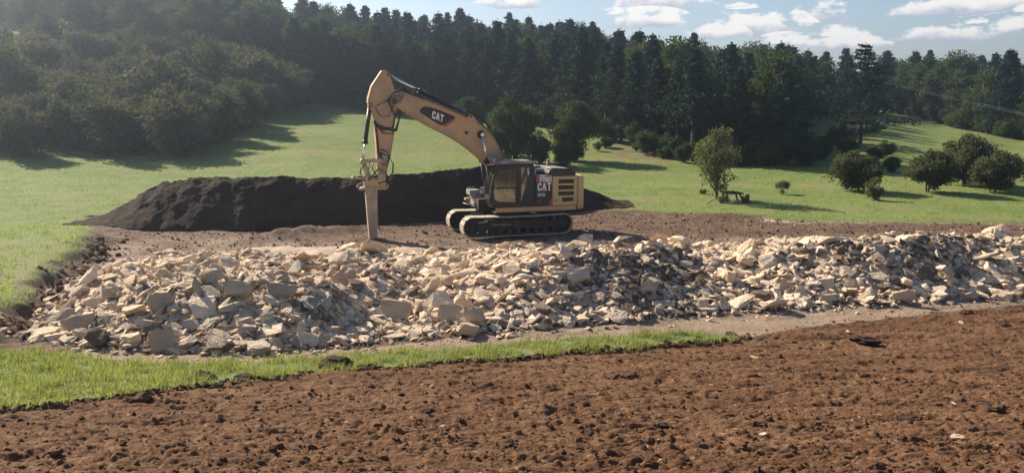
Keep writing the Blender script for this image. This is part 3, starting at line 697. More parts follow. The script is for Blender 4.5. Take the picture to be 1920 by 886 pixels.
def away(x, y, L, d): return all((x-a)**2+(y-b)**2 > d*d for a, b in L)
PXOF = lambda x, y: 960+FPX*x/y
def land(u):
    return ('above the shrub slope' if u < 660 else 'behind the machine\'s arm' if u < 760 else 'behind the bent boom' if u < 900 else
            'above the machine cab' if u < 1030 else 'above the machine rear' if u < 1130 else 'above the bare bank' if u < 1290 else 'above the small leafy tree' if u < 1400 else
            'above the lone shrub sprig' if u < 1530 else 'beside the spreading lone pine')
ff = lambda t: np.interp(t, [-.32, -.18, -.05, .05, .12, .2, .3, .37, .42], [124, 113, 109, 99, 84, 73, 70, 73, 98])
pl = []; nt = 0
cand = []
for i in range(9000):
    t = random.uniform(-.33, .43); f = float(ff(t)); d = f+random.random()**1.2*(168-f)
    cand.append((d, t))
cand.sort()
for d, t in cand:
    x = t*d; f = float(ff(t)); dep = d-f; tm = float(np.interp(d, [70, 90, 110, 130, 150], [.305, .315, .34, .37, .41]))
    if t > tm: continue
    sp = 3.1 if dep < 8 else 3.9 if dep < 25 else 4.6
    if not away(x, d, pl[-90:], sp): continue
    if nt >= 285: break
    pl.append((x, d)); nt += 1; u = PXOF(x, d)
    row = 'in the dark wood\'s front row' if dep < 9 else 'deep in the dark wood' if dep < 32 else 'on the dark wood\'s skyline'
    br = random.random() < (.45 if t < -.16 else .1 if t < .15 else .12) or (.17 < t < .29 and dep > 34)
    if dep < 6 and .1 < t < .24: br = False
    if br:
        h = random.uniform(.95, 1.25) if t < .1 else random.uniform(.85, 1.05); lab = f'{"tall" if h > 1.1 else "low"} leafy tree {row}, {land(u)}'
        put_tree('leafy_tree', random.choice(BROAD), x, d, h, lab, 'tree', 'leafy trees: '+lab)
    else:
        h = random.uniform(.78, 1.05) if dep < 14 else random.uniform(.9, 1.2)
        if t > tm-.03: h *= .8
        if t < .1 and dep > 14: h *= .94
        if t > .1 and dep > 14: h *= .82
        if .1 < t and dep < 14: h *= .9
        pr = random.choice(TALLP) if (dep < 7 and .08 < t < .3) else random.choice(PINES)
        lab = f'{"tall" if h > 1.03 else "short" if h < .9 else "middling"} {"bare-stemmed" if pr in TALLP else "broad" if PINES.index(pr) % 2 else "slender"} pine {row}, {land(u)}'
        put_tree('pine_tree', pr, x, d, h, lab, 'tree', 'pines: '+lab, sz=random.uniform(.95, 1.12))
# the far wood beyond the sunlit shoulder of the meadow
fr = lambda t: np.interp(t, [.41, .435, .48, .53, .577, .7], [165, 156, 133, 120, 112, 100])
pl2 = []; n2_ = 0; cand = sorted((float(fr(t_))+random.random()*62, t_) for t_ in [random.uniform(.405, .70) for _ in range(2500)])
for d, t in cand:
    x = t*d; dep = d-float(fr(t))
    if n2_ >= 130 or not away(x, d, pl2[-60:], 4.2 if dep < 14 else 5.6): continue
    pl2.append((x, d)); n2_ += 1; u = PXOF(x, d)
    row = 'at the near edge' if dep < 9 else 'in the middle' if dep < 34 else 'on the skyline'
    wh = 'behind the sunlit meadow' if u < 1760 else 'above the round bushes' if u < 1850 else 'over the last bush'
    if random.random() < .3:
        h = random.uniform(.85, 1.15); lab = f'{"tall" if h > 1 else "short"} dark pine {row} of the hilltop wood {wh}'; put_tree('pine_tree', random.choice(PINES), x, d, h, lab, 'tree', 'pines: '+lab)
    else:
        h = random.uniform(.8, 1.15); lab = f'{"tall" if h > .98 else "short"} leafy tree {row} of the hilltop wood {wh}'; put_tree('leafy_tree', random.choice(BROAD), x, d, h, lab, 'tree', 'leafy trees: '+lab)
# shrubby slope
fl = lambda t: np.interp(t, [-.8, -.6, -.36, -.30, -.27, -.24], [66, 68, 72, 84, 98, 112])
for i, t in enumerate(np.linspace(.425, .62, 30)):
    t = float(t); d = float(fr(t))+random.uniform(-1.5, 1.0); x = t*d; h = random.uniform(.4, .75)
    lab = f'{"big" if h > .58 else "small"} dark undergrowth bush at the near edge of the hilltop wood, {"behind the sunlit meadow" if PXOF(x, d) < 1760 else "above the round bushes"}'
    put_tree('undergrowth_bush', random.choice(SHRUBG), x, d, h, lab, 'bush', 'undergrowth: '+lab, sz=.85)
pl3 = []; n3 = 0; cand = sorted((float(fl(t_))+random.random()**1.1*(165-float(fl(t_))), t_) for t_ in [random.uniform(-.70, -.235) for _ in range(3500)])
for d, t in cand:
    x = t*d; dep = d-float(fl(t))
    if t < -.53 and 98 < d < 140: continue
    if not away(x, d, pl3[-60:], 3.9 if dep < 15 else 5.0 if d < 125 else 5.6) or n3 > 190: continue
    pl3.append((x, d)); n3 += 1; u = PXOF(x, d)
    row = 'at the foot' if dep < 9 else 'in the lower half' if d < 92 else 'in the upper half' if d < 118 else 'near the top'
    wh = 'farthest from the machine' if u < 100 else 'above the meadow corner' if u < 200 else 'above the soil bank\'s tip' if u < 330 else 'above the soil bank' if u < 450 else 'nearest the dark wood'
    if d < 118:
        k = random.random()
        pr = random.choice(SHRUB) if k < .72 else random.choice(SHRUBG); s = random.uniform(.8, 1.15) if dep < 12 else random.uniform(.8, 1.5)
        tone = 'greyish' if pr in SHRUB else 'greener'
        lab = f'{"big" if s > .97 else "small"} {tone} shrub {row} of the overgrown slope, {wh}'; put_tree('overgrown_shrub', pr, x, d, s, lab, 'shrub', 'shrubs: '+lab)
    else:
        h = random.uniform(.75, 1.05); lab = f'{"taller" if h > .9 else "lower"} leafy tree {row} of the overgrown slope, {wh}'; put_tree('leafy_tree', random.choice(BROAD), x, d, h, lab, 'tree', 'leafy trees: '+lab)
SPR = make_broad(701, 1.0, .9, 'bush', .06, .0, 1.0, 12)
for u_, v_, h_, lab_ in ((1358, 380, .5, 'low dark bramble beneath the crooked table'), (1318, 364, .35, 'flat dark weed clump just uphill of the small tree trunk')):
    p_ = at(u_, v_); put_tree('bramble', SPR, p_[0], p_[1], h_, lab_, 'bush')
for i in range(15):  # extra scrub added to bring shade onto the bank
    t = random.uniform(.085, .185); d = random.uniform(74, 92); x = t*d; h = random.uniform(.18, .36)
    lab = f'added dark scrub shading the bare bank, {"high up near the pines" if d > 83 else "low down above the meadow"}, {land(PXOF(x, d))}'
    put_tree('added_scrub_bush', random.choice(SHRUBG), x, d, h, lab, 'bush', 'scrub: '+lab, sz=.7)
# underbrush along the foot of the dark wood
for i, t in enumerate(np.linspace(-.19, .335, 46)):
    t = float(t)+random.uniform(-.004, .004); d = float(ff(t))+random.uniform(-2.5, .5); x = t*d; h = random.uniform(.25, .55)
    lab = f'{"big" if h > .4 else "small"} dark undergrowth bush at the foot of the dark wood, {land(PXOF(x, d))}'
    put_tree('undergrowth_bush', random.choice(SHRUBG), x, d, h, lab, 'bush', 'undergrowth: '+lab, sz=random.uniform(.7, 1.0))
# single trees and bushes
LONE = make_pine(501, 9.2, 4.3, .12, .16, 1.5, .10, True)
SMALL = make_broad(513, 4.5, 1.6, 'lightleaf', .10, .03, .46, 74, 1.3, br=.6)
RB = [make_broad(520+k, 2.8, 1.78, 'bush', .095, .06, 1.15, 60, .9, stems=2, br=.66) for k in range(3)]
SB = make_broad(530, 1.0, .5, 'bush', .06, .05, 1.1, 10); PB = make_broad(531, 1.25, .75, 'lightleaf', .07, .02, 1.0, 14)

DKB = [make_broad(540+k, 5.4, 2.6, 'oak', .13, .06, 1.1, 44, stems=3, br=.75) for k in range(3)]
def putpx(name, proto, u, v, h0, h, lab, cat, grp=None, sz=1.0, **kw):
    p = at(u, v); return put_tree(name, proto, p[0], p[1], h/h0, lab, cat, grp, sz=sz, **kw)
putpx('pine_tree', LONE, 1613, 272, 9.2, 9.4, 'spreading lone pine with bare tiered branches standing out from the dark wood', 'tree', rz=.4)
putpx('small_tree', SMALL, 1343, 374, 4.5, 4.8, 'small sparse light green tree standing alone beside the dark wooden table', 'tree')
putpx('round_bush', RB[0], 1612, 360, 2.8, 3.1, 'round bush leaning over the small pale bush, nearest the lone pine', 'bush', 'round bushes on the meadow', tilt=-.12, sz=.95)
putpx('round_bush', RB[1], 1742, 360, 2.8, 2.95, 'middle round bush of the near row, on a short visible trunk', 'bush', 'round bushes on the meadow')
putpx('round_bush', RB[2], 1806, 346, 2.8, 3.7, 'round bush set back behind the two others, topmost in the photo', 'bush', 'round bushes on the meadow')
putpx('round_bush', RB[0], 1864, 360, 2.8, 3.05, 'widest dark round bush, last of the row at the edge of the photo', 'bush', 'round bushes on the meadow', rz=2.0)
putpx('pale_bush', PB, 1640, 376, 1.25, 1.3, 'small pale yellowish bush in front of the leaning round bush', 'bush')
putpx('shrub_sprig', SB, 1467, 363, 1.0, 1.05, 'tiny dark bush alone on the meadow between the small tree and the round bushes', 'bush')
for u, v, k, h, sz, lab in [(958, 303, 0, 6.0, 1, 'tall dense green bush right behind the machine cab'), (1078, 300, 1, 5.6, 1, 'spreading loose bush behind the machine rear at the foot of the bare bank'),
                            (1012, 308, 2, 2.9, 1, 'small round dark bush between the two tall ones behind the machine'), (1058, 314, 0, 2.3, 1, 'low bush just above the engine cover of the machine'),
                            (880, 262, 1, 4.6, 1, 'pale topped bush half hidden behind the bend of the boom'), (925, 290, 2, 4.0, .9, 'bush between the boom bend and the tall bush behind the cab'),
                            (1660, 296, 2, 2.2, .7, 'low dark bramble at the foot of the lone pine on its open side'), (1590, 292, 0, 2.4, .7, 'low dark bramble under the lone pine on the wood side'),
                            (1540, 300, 1, 2.8, .8, 'low bramble at the wood edge beside the lone pine'), (1500, 292, 0, 3.0, .8, 'dark bramble in the shade at the end of the wood front'), (1575, 280, 2, 3.2, .8, 'tall dark bramble touching the lone pine on its shaded side'), (1672, 322, 1, 1.9, .7, 'flat dark bramble spilling downhill behind the leaning round bush'), (1640, 306, 0, 2.0, .7, 'dark bramble between the lone pine and the leaning round bush'), (1240, 262, 2, 1.6, .7, 'low scrub at the wood edge above the bare bank'), (1180, 250, 0, 1.5, .7, 'low scrub on the crest of the bare bank')]:
    putpx("bush", DKB[k], u, v, 5.4, h, lab, 'bush', 'bushes at the foot of the wood', sz=sz)

# ------------------------------------------------------------------ excavator (local X forward, Y towards the cab side, Z up)
class Hoses:
    """collects hoses, each becomes a part of its own"""
    def __init__(s): s.L = []
    def tube(s, *a): s.L.append(MB().tube(*a)); return s
    def cyl_y(s, *a): s.L.append(MB().cyl_y(*a)); return s
    def build(s, name, m, parent):
        for b in s.L: b.build(name, m, parent)
class MB:
    def __init__(s): s.v = []; s.f = []; s.sm = []
    def add(s, V, F, smooth=False):
        n = len(s.v); s.v += [tuple(map(float, p)) for p in V]; s.f += [tuple(int(i)+n for i in f) for f in F]; s.sm += [smooth]*len(F)
    def box(s, x0, x1, y0, y1, z0, z1):
        s.add([(x, y, z) for x in (x0, x1) for y in (y0, y1) for z in (z0, z1)], [(0, 1, 3, 2), (4, 6, 7, 5), (0, 4, 5, 1), (2, 3, 7, 6), (0, 2, 6, 4), (1, 5, 7, 3)]); return s
    def obox(s, c, ax, ay, az, hx, hy, hz):
        c, ax, ay, az = map(np.array, (c, ax, ay, az)); V = [c+ax*i*hx+ay*j*hy+az*k*hz for i in (-1, 1) for j in (-1, 1) for k in (-1, 1)]
        s.add(V, [(0, 1, 3, 2), (4, 6, 7, 5), (0, 4, 5, 1), (2, 3, 7, 6), (0, 2, 6, 4), (1, 5, 7, 3)]); return s
    def prism(s, poly, y0, y1):
        """polygon in the X-Z plane pushed along Y"""
        n = len(poly); V = [(x, y0, z) for x, z in poly]+[(x, y1, z) for x, z in poly]
        s.add(V, [tuple(range(n)), tuple(range(2*n-1, n-1, -1))]+[(i, n+i, n+(i+1) % n, (i+1) % n) for i in range(n)]); return s
    def tube(s, pts, r, seg=12, caps=True):
        rad = r if isinstance(r, (list, tuple)) else [r]*len(pts); V, F = tube_np(pts, rad, seg); s.add(V, F, True); n = len(pts)
        if caps:
            m = len(s.v)-len(V); s.f += [tuple(m+i for i in range(seg)), tuple(m+(n-1)*seg+i for i in reversed(range(seg)))]; s.sm += [False, False]
        return s
    def cyl_y(s, x, z, y0, y1, r, seg=24): return s.tube([(x, y0, z), (x, y1, z)], r, seg)
    def ring_y(s, x, z, y0, y1, ro, ri, seg=28):
        V = []
        for rr, yy in ((ro, y0), (ro, y1), (ri, y1), (ri, y0)): V += [(x+rr*math.cos(2*math.pi*k/seg), yy, z+rr*math.sin(2*math.pi*k/seg)) for k in range(seg)]
        s.add(V, [(a*seg+k, a*seg+(k+1) % seg, ((a+1) % 4)*seg+(k+1) % seg, ((a+1) % 4)*seg+k) for a in range(4) for k in range(seg)]); return s
    def build(s, name, m, parent, bevel=0.0, fix=True):
        me = bpy.data.meshes.new(name); me.from_pydata(s.v, [], s.f); me.polygons.foreach_set('use_smooth', s.sm); me.materials.append(m)
        if fix:
            bm = bmesh.new(); bm.from_mesh(me); bmesh.ops.recalc_face_normals(bm, faces=bm.faces[:])
            if bevel:
                bmesh.ops.bevel(bm, geom=[e for e in bm.edges if len(e.link_faces) == 2 and e.calc_face_angle(0) > .6], offset=bevel, segments=2, affect='EDGES', clamp_overlap=True)
            bm.to_mesh(me); bm.free()
        return link(name, me, parent)
def letter_polys(ch):
    """heavy condensed capitals and figures on a 0..w by 0..1 grid, as outlines"""
    b = .2
    if ch == 'C': return .62, [[(.17, 0), (.47, 0), (.62, .14), (.62, .36), (.40, .36), (.40, .2), (.22, .2), (.22, .8), (.40, .8), (.40, .64), (.62, .64), (.62, .86), (.47, 1), (.17, 1), (0, .86), (0, .14)]]
    if ch == 'A': return .78, [[(0, 0), (.22, 0), (.27, .2), (.51, .2), (.56, 0), (.78, 0), (.52, 1), (.26, 1)]]
    if ch == 'T': return .62, [[(.2, 0), (.42, 0), (.42, .79), (.62, .79), (.62, 1), (0, 1), (0, .79), (.2, .79)]]
    seg = {'3': 'abcdg', '2': 'abged', '4': 'fgbc', 'E': 'afged'}.get(ch)
    S = {'a': (0, .55, .84, 1), 'd': (0, .55, 0, .16), 'g': (0, .55, .42, .58), 'f': (0, .17, .5, 1), 'e': (0, .17, 0, .5), 'b': (.38, .55, .5, 1), 'c': (.38, .55, 0, .5)}
    out = []
    for i, q in enumerate(seg):
        x0, x1, z0, z1 = S[q]; out.append([(x0, z0), (x1, z0), (x1, z1), (x0, z1)])
    return .55, out
def lettering(text, org, ux, uz, size, y0, gap=.07, wide=1.0, depth=.004):
    """letters on a plane of constant Y, ux/uz are 2D directions in X-Z"""
    mb = MB(); cx = 0
    for ch in text:
        wd, polys = letter_polys(ch)
        for k, p in enumerate(polys):
            P = [(org[0]+((cx+a*wide)*ux[0]+b_*uz[0])*size, org[1]+((cx+a*wide)*ux[1]+b_*uz[1])*size) for a, b_ in p]; mb.prism(P, y0, y0+depth+k*.0007)
        cx += wd*wide+gap
    return mb, cx-gap

ex = empty('excavator', (-.15, 38.7, 0), R(198)); ex.location.z = float(base(-.15, 38.7))+.02
tag(ex, 'dusty yellow and black tracked excavator with its rock breaker on the ground', 'excavator')
# --- undercarriage
def track(yc):
    root_y = yc; xr, xf, rad, zc = -2.02, 2.02, .40, .46
    tf = MB().box(xr+.15, xf-.2, yc-.17, yc+.17, .30, .62); tf.box(xr+.7, xf-.7, yc-.2, yc+.2, .55, .7)
    for k in range(9):
        x = xr+.42+k*(xf-xr-.84)/8; tf.cyl_y(x, .20, yc-.2, yc+.2, .11, 16)
    for x in (-.7, .75): tf.cyl_y(x, .74, yc-.16, yc+.16, .08, 14)
    tfo = tf.build('track_frame', M['under'], ex, .01)
    so = (1 if yc > 0 else -1)
    st = MB()
    st.box(.35, 1.25, yc+so*.2, yc+so*.34 if so > 0 else yc+so*.2, .5, .56) if so > 0 else st.box(.35, 1.25, yc-.34, yc-.2, .5, .56)
    st.obox((.1, yc+so*.25, .58), (.7, 0, -.7), (0, 1, 0), (.7, 0, .7), .16, .04, .02)
    st.build('step_plate', M['steel'], tfo, .008)
    sp = MB().cyl_y(xr, zc, yc-.10, yc+.10, .28, 28); sp.cyl_y(xr, zc, yc-.22, yc+.22, .19, 24)
    for k in range(21):
        a = 2*math.pi*k/21; sp.obox((xr+.32*math.cos(a), yc, zc+.32*math.sin(a)), (math.cos(a), 0, math.sin(a)), (0, 1, 0), (-math.sin(a), 0, math.cos(a)), .04, .05, .03)
    for k in range(12):
        a = 2*math.pi*k/12; sp.cyl_y(xr+.145*math.cos(a), zc+.145*math.sin(a), yc-.235, yc+.235, .016, 8)
    sp.build('drive_sprocket', M['under'], ex)
    idl = MB().ring_y(xf, zc, yc-.11, yc+.11, .34, .26); idl.cyl_y(xf, zc, yc-.06, yc+.06, .27, 28); idl.cyl_y(xf, zc, yc-.17, yc+.17, .12, 20); idl.build('idler_wheel', M['under'], ex)
    # belt of shoes round the stadium, upper run sagging a little
    L = xf-xr; per = 2*L+2*math.pi*rad; n = 47; mb = MB(); ch = MB()
    def pos(s_):
        s_ %= per
        if s_ < L: x = xf-s_; return x, zc+rad-.035*math.sin(math.pi*s_/L)*(1+.3*math.sin(s_*5)), (-1, 0), (0, 1)
        s_ -= L
        if s_ < math.pi*rad: a = math.pi/2+s_/rad; return xr+rad*math.cos(a), zc+rad*math.sin(a), (-math.sin(a), math.cos(a)), (math.cos(a), math.sin(a))
        s_ -= math.pi*rad
        if s_ < L: return xr+s_, zc-rad, (1, 0), (0, -1)
        s_ -= L; a = -math.pi/2+s_/rad; return xf+rad*math.cos(a), zc+rad*math.sin(a), (-math.sin(a), math.cos(a)), (math.cos(a), math.sin(a))
    for k in range(n):
        x, z, tg, nr = pos(k*per/n); T = (tg[0], 0, tg[1]); N_ = (nr[0], 0, nr[1])
        mb.obox((x+nr[0]*.015, yc, z+nr[1]*.015), T, (0, 1, 0), N_, per/n*.47, .30, .012)
        for q in (-.4, 0, .4):
            c = (x+tg[0]*q*per/n*.9+nr[0]*.037, yc, z+tg[1]*q*per/n*.9+nr[1]*.037); mb.obox(c, T, (0, 1, 0), N_, .009, .298, .016)
        ch.obox((x-nr[0]*.05, yc-.07, z-nr[1]*.05), T, (0, 1, 0), N_, per/n*.44, .02, .045); ch.obox((x-nr[0]*.05, yc+.07, z-nr[1]*.05), T, (0, 1, 0), N_, per/n*.44, .02, .045)
        ch.tube([(x+tg[0]*per/n*.5-nr[0]*.05, yc-.1, z+tg[1]*per/n*.5-nr[1]*.05), (x+tg[0]*per/n*.5-nr[0]*.05, yc+.1, z+tg[1]*per/n*.5-nr[1]*.05)], .025, 8)
    b = mb.build('track_shoes', M['shoe'], ex); ch.build('track_chain', M['under'], b)
track(1.2); track(-1.2)
cb = MB().box(-.75, .75, -.95, .95, .42, .82)
for sx_ in (-1, 1):
    for sy_ in (-1, 1): cb.obox((sx_*.95, sy_*.72, .52), (.72*sx_, .69*sy_, 0), (-.69*sy_, .72*sx_, 0), (0, 0, 1), .55, .16, .14)
cb.build('car_body', M['under'], ex, .02)
MB().tube([(0, 0, .80), (0, 0, 1.0)], .62, 40).build('slewing_ring', M['steel'], ex)
# --- upper frame
MB().box(-2.3, 1.0, -1.32, 1.30, .97, 1.08).box(-.2, 1.45, -.28, .28, 1.0, 1.5).build('deck_frame', M['under'], ex, .01)
MB().box(-2.62, 1.02, 1.33, 1.40, 1.04, 1.23).build('side_skirt', M['yellow'], ex, .012)
MB().box(-2.62, 1.02, -1.40, -1.33, 1.04, 1.23).build('side_skirt', M['yellow'], ex, .012)
# body panels: black cab-side cover, yellow vented door
body = MB().prism([(-1.52, 1.24), (-.74, 1.24), (-.74, 2.52), (-1.52, 2.55)], 1.28, 1.375).build('black_side_cover', M['black'], ex, .015)
MB().box(-2.3, -.76, -1.30, 1.27, 1.1, 2.40).build('engine_bay', M['under'], ex, .02)
MB().prism([(-1.36, 1.252), (-1.522, 1.252), (-1.522, 1.66)], 1.376, 1.379).build('red_wedge', M['red'], body)
lt, wd = lettering('CAT', (-.86, 1.90), (-1, 0), (0, 1), .34, 1.376, .05, .84); lt.build('lettering', M['white'], body)
MB().prism([(-1.01, 1.895), (-1.29, 1.895), (-1.15, 2.05)], 1.381, 1.386).build('triangle_mark', M['yellow_clean'], body)
lt, wd = lettering('324E', (-.865, 1.66), (-1, 0), (0, 1), .135, 1.376, .13, .95); lt.build('model_number', M['white'], body)
MB().tube([(-.95, 1.372, 1.45), (-.95, 1.385, 1.45)], .05, 16).build('filler_cap', M['red'], body)
ban = MB().prism([(-.80, 2.30), (-1.47, 2.26), (-1.49, 2.53), (-.82, 2.62)], 1.385, 1.40).build('banner', M['white'], ex)
rb_ = MB().prism([(-.803, 2.302), (-.93, 2.297), (-.95, 2.60), (-.823, 2.617)], 1.401, 1.404); rb_.prism([(-1.2, 2.50), (-1.47, 2.475), (-1.47, 2.52), (-1.2, 2.545)], 1.401, 1.404); rb_.build('red_print', M['red'], ban)
tx = MB(); rr_ = random.Random(3)
for row, zz0 in enumerate((2.49, 2.40, 2.32)):
    x = -.97
    while x > -1.44:
        wl = rr_.uniform(.02, .05); dz = (x+.8)*.06
        if rr_.random() < .82: tx.prism([(x, zz0+dz), (x-wl, zz0+dz), (x-wl, zz0+dz+.05), (x, zz0+dz+.05)], 1.401, 1.4035)
        x -= wl+.014
tx.build('print', M['purple'], ban)
door = MB().box(-2.66, -1.535, 1.27, 1.385, 1.245, 2.50).build('vented_door', M['yellow_clean'], ex, .02)
for z0, x0, x1 in ((2.19, -1.80, -2.52), (1.93, -1.80, -2.52), (1.67, -1.80, -2.52), (1.41, -1.98, -2.50)):
    vb = MB().box(x1, x0, 1.386, 1.389, z0, z0+.175)
    for k in range(5): vb.obox(((x0+x1)/2, 1.393, z0+.02+k*.034), (1, 0, 0), (0, .8, -.6), (0, .6, .8), (x0-x1)/2-.01, .012, .004)
    vb.build('vent', M['vent'], door)
MB().box(-1.72, -1.66, 1.386, 1.41, 1.42, 1.52).build('latch', M['amber'], door, .01)
# counterweight: rounded plan
cwp = []
for a in np.linspace(-math.pi/2, math.pi/2, 25):
    c_, s_ = math.cos(a), math.sin(a); cwp.append((-2.68-.42*abs(c_)**.45, 1.38*np.sign(s_)*abs(s_)**.35))
def vprism(poly, z0, z1, mb=None):
    mb = mb or MB(); n = len(poly); V = [(x, y, z0) for x, y in poly]+[(x, y, z1) for x, y in poly]
    mb.add(V, [tuple(range(n)), tuple(range(2*n-1, n-1, -1))]+[(i, n+i, n+(i+1) % n, (i+1) % n) for i in range(n)]); return mb
vprism(cwp, 1.06, 2.50).build('counterweight', M['yellow_clean'], ex, .05)
# engine cover, black, domed
hood = MB().prism([(-1.40, 2.41), (-1.40, 2.70), (-1.47, 2.80), (-1.65, 2.84), (-2.35, 2.80), (-2.56, 2.74), (-2.64, 2.62), (-2.64, 2.41)], -.75, 1.30).build('engine_cover', M['black'], ex, .045)
MB().prism([(-1.46, 2.815), (-1.66, 2.852), (-2.35, 2.812), (-2.5, 2.77), (-2.35, 2.80), (-1.66, 2.84)], -.70, 1.20).build('sunlit_cover_top', M['lit_sheet'], hood)  # paler sheet laid over the black cover as its sunlit top
MB().box(-1.38, -.8, -1.2, .38, 2.41, 2.9).build('hydraulic_tank', M['lit_sheet'], ex, .04)
MB().box(-.75, .95, -1.32, -.42, 1.09, 1.9).build('tool_box', M['black'], ex, .03)
ex_ = MB().tube([(-2.0, -.45, 2.6), (-2.0, -.45, 3.0)], .07, 16); ex_.tube([(-2.0, -.45, 3.0), (-2.06, -.45, 3.12)], .06, 16); ex_.build('exhaust_pipe', M['steel'], ex)
pf = MB().tube([(-1.12, 1.05, 2.41), (-1.12, 1.05, 2.62)], .12, 18); pf.tube([(-1.12, 1.05, 2.62), (-1.12, 1.05, 2.72)], .17, 18); pf.build('air_cleaner', M['black'], ex)
def rail(pts, r=.018, name='hand_rail', m='black'): MB().tube(pts, r, 8).build(name, M[m], ex)
rail([(-.80, 1.22, 2.45), (-.80, 1.22, 2.78), (-.84, 1.22, 2.83), (-1.30, 1.22, 2.83), (-1.34, 1.22, 2.78), (-1.34, 1.22, 2.5)], .02, m='white')
rail([(-.6, -1.25, 1.9), (-.6, -1.25, 3.25), (-.55, -1.25, 3.3), (-.15, -1.25, 3.3), (-.1, -1.25, 3.25), (-.1, -1.25, 1.9)], .025)
rail([(-.95, -1.25, 2.9), (-.95, -1.25, 3.28), (-1.0, -1.25, 3.33), (-1.45, -1.25, 3.33), (-1.5, -1.25, 3.28), (-1.5, -1.25, 2.4)], .025)
MB().tube([(-1.0, .3, 2.88), (-1.03, .3, 3.0), (-1.15, .3, 3.05)], .02, 8).build('aerial', M['black'], ex)
# --- cab
cabroot = MB()
yA, yB = .42, 1.375
side = [(-.72, 1.24), (1.13, 1.24), (1.24, 1.6), (1.20, 2.2), (.99, 3.0), (.93, 3.08), (-.66, 3.08), (-.72, 2.9)]
def frame_side(y0, y1, mb):
    mb.prism([(-.72, 1.24), (1.13, 1.24), (1.16, 1.36), (-.72, 1.36)], y0, y1)                       # sill
    mb.prism([(-.70, 2.90), (1.01, 2.90), (.93, 3.08), (-.66, 3.08)], y0, y1)                        # top rail
    mb.prism([(1.16, 1.361), (1.08, 1.361), (1.135, 1.6), (1.10, 2.2), (.91, 2.899), (1.01, 2.899), (1.20, 2.2), (1.24, 1.6)], y0, y1)   # front pillar
    mb.prism([(.04, 1.361), (-.12, 1.361), (-.12, 2.899), (.04, 2.899)], y0, y1)                     # door pillar
    mb.prism([(-.58, 2.899), (-.72, 2.899), (-.72, 1.361), (-.121, 1.361), (-.121, 1.42), (-.30, 2.0), (-.50, 2.5), (-.56, 2.7)], y0, y1) # rear quarter
cf = MB(); frame_side(yB-.08, yB, cf); frame_side(yA, yA+.06, cf)
cf.box(-.72, 1.14, yA+.062, yB-.082, 1.24, 1.30)
cf.prism([(1.13, 1.241), (1.24, 1.6), (1.22, 1.75), (1.17, 1.75), (1.18, 1.6), (1.09, 1.3)], yA+.062, yB-.082)
cf.box(-.715, -.65, yA+.062, yB-.082, 1.31, 2.0)
cabo = cf.build('cab', M['black'], ex, .012)
MB().prism([(1.06, 3.081), (1.02, 3.15), (.8, 3.19), (-.55, 3.20), (-.74, 3.16), (-.76, 3.081)], yA-.03, yB+.02).build('roof', M['lit_sheet'], cabo, .02)
dr = MB(); dr.prism([(1.10, 2.03), (.042, 2.03), (.042, 2.10), (1.09, 2.10)], yB-.05, yB+.012)
dr.prism([(1.06, 2.84), (.97, 2.90), (.041, 2.90), (.041, 2.84)], yB+.001, yB+.012); dr.prism([(.10, 1.37), (.045, 1.37), (.045, 2.9), (.10, 2.9)], yB+.001, yB+.016)
dr.prism([(1.02, 1.37), (.1, 1.37), (.1, 1.44), (.9, 1.50), (1.07, 1.60)], yB+.001, yB+.012)
door_c = dr.build('door', M['black'], cabo, .004)
MB().tube([(.16, yB+.02, 1.75), (.16, yB+.06, 1.78), (.16, yB+.06, 1.98), (.16, yB+.02, 2.0)], .014, 8).build('handle', M['steel'], door_c)
MB().prism([(1.08, 2.11), (.05, 2.11), (.05, 2.89), (.9, 2.89)], yB-.04, yB-.032).build('window_pane', M['glass'], door_c)
MB().prism([(1.08, 1.40), (.05, 1.40), (.05, 2.02), (1.08, 2.02)], yB-.04, yB-.032).build('window_pane', M['glass'], door_c)
MB().prism([(-.13, 1.42), (-.57, 2.2), (-.57, 2.89), (-.13, 2.89)], yB-.04, yB-.032).build('rear_side_window', M['glass'], cabo)
MB().prism([(1.21, 1.76), (1.16, 2.2), (.98, 2.9), (.97, 2.9), (1.15, 2.2), (1.20, 1.76)], yA+.065, yB-.085).build('windscreen', M['glass'], cabo)
MB().prism([(1.10, 1.40), (.10, 1.40), (-.57, 2.0), (-.57, 2.89), (.9, 2.89), (1.10, 2.1)], yA+.02, yA+.028).build('far_side_window', M['glass'], cabo)
st_ = MB().box(-.42, .12, .66, 1.14, 1.6, 1.78); st_.prism([(-.30, 1.781), (-.42, 1.781), (-.60, 2.45), (-.50, 2.50)], .68, 1.12); st_.box(-.56, -.47, .80, 1.0, 2.5, 2.68); st_.box(-.3, 0, .75, 1.05, 1.31, 1.6); st_.build('operator_seat', M['seat'], cabo, .03)
cs = MB().box(-.25, .38, 1.16, 1.26, 1.62, 1.85); cs.tube([(.3, 1.2, 1.85), (.34, 1.2, 2.05)], .02, 8); cs.box(-.25, .38, .54, .63, 1.62, 1.85); cs.tube([(.3, .58, 1.85), (.34, .58, 2.05)], .02, 8); cs.build('control_console', M['grey'], cabo, .01)
MB().obox((.83, .58, 2.12), (.8, 0, .3), (0, 1, 0), (-.3, 0, .9), .03, .12, .1).build('monitor', M['black'], cabo)
MB().prism([(.12, 2.70), (-.03, 2.55), (.12, 2.55)], yB-.03, yB-.026)
MB().prism([(-.49, 2.62), (-.41, 2.62), (-.45, 2.80)], yB-.031, yB-.028).build('window_sticker', M['white'], cabo)
MB().tube([(1.03, .9, 2.88), (1.21, 1.0, 1.95)], .012, 6).tube([(1.215, .85, 1.95), (1.13, .95, 2.5)], .01, 6).build('wiper', M['black'], cabo)
for y_ in (.6, 1.2): MB().obox((1.02, y_, 3.24), (1, 0, 0), (0, 1, 0), (0, 0, 1), .05, .07, .05).build('work_lamp', M['grey'], cabo, .01)
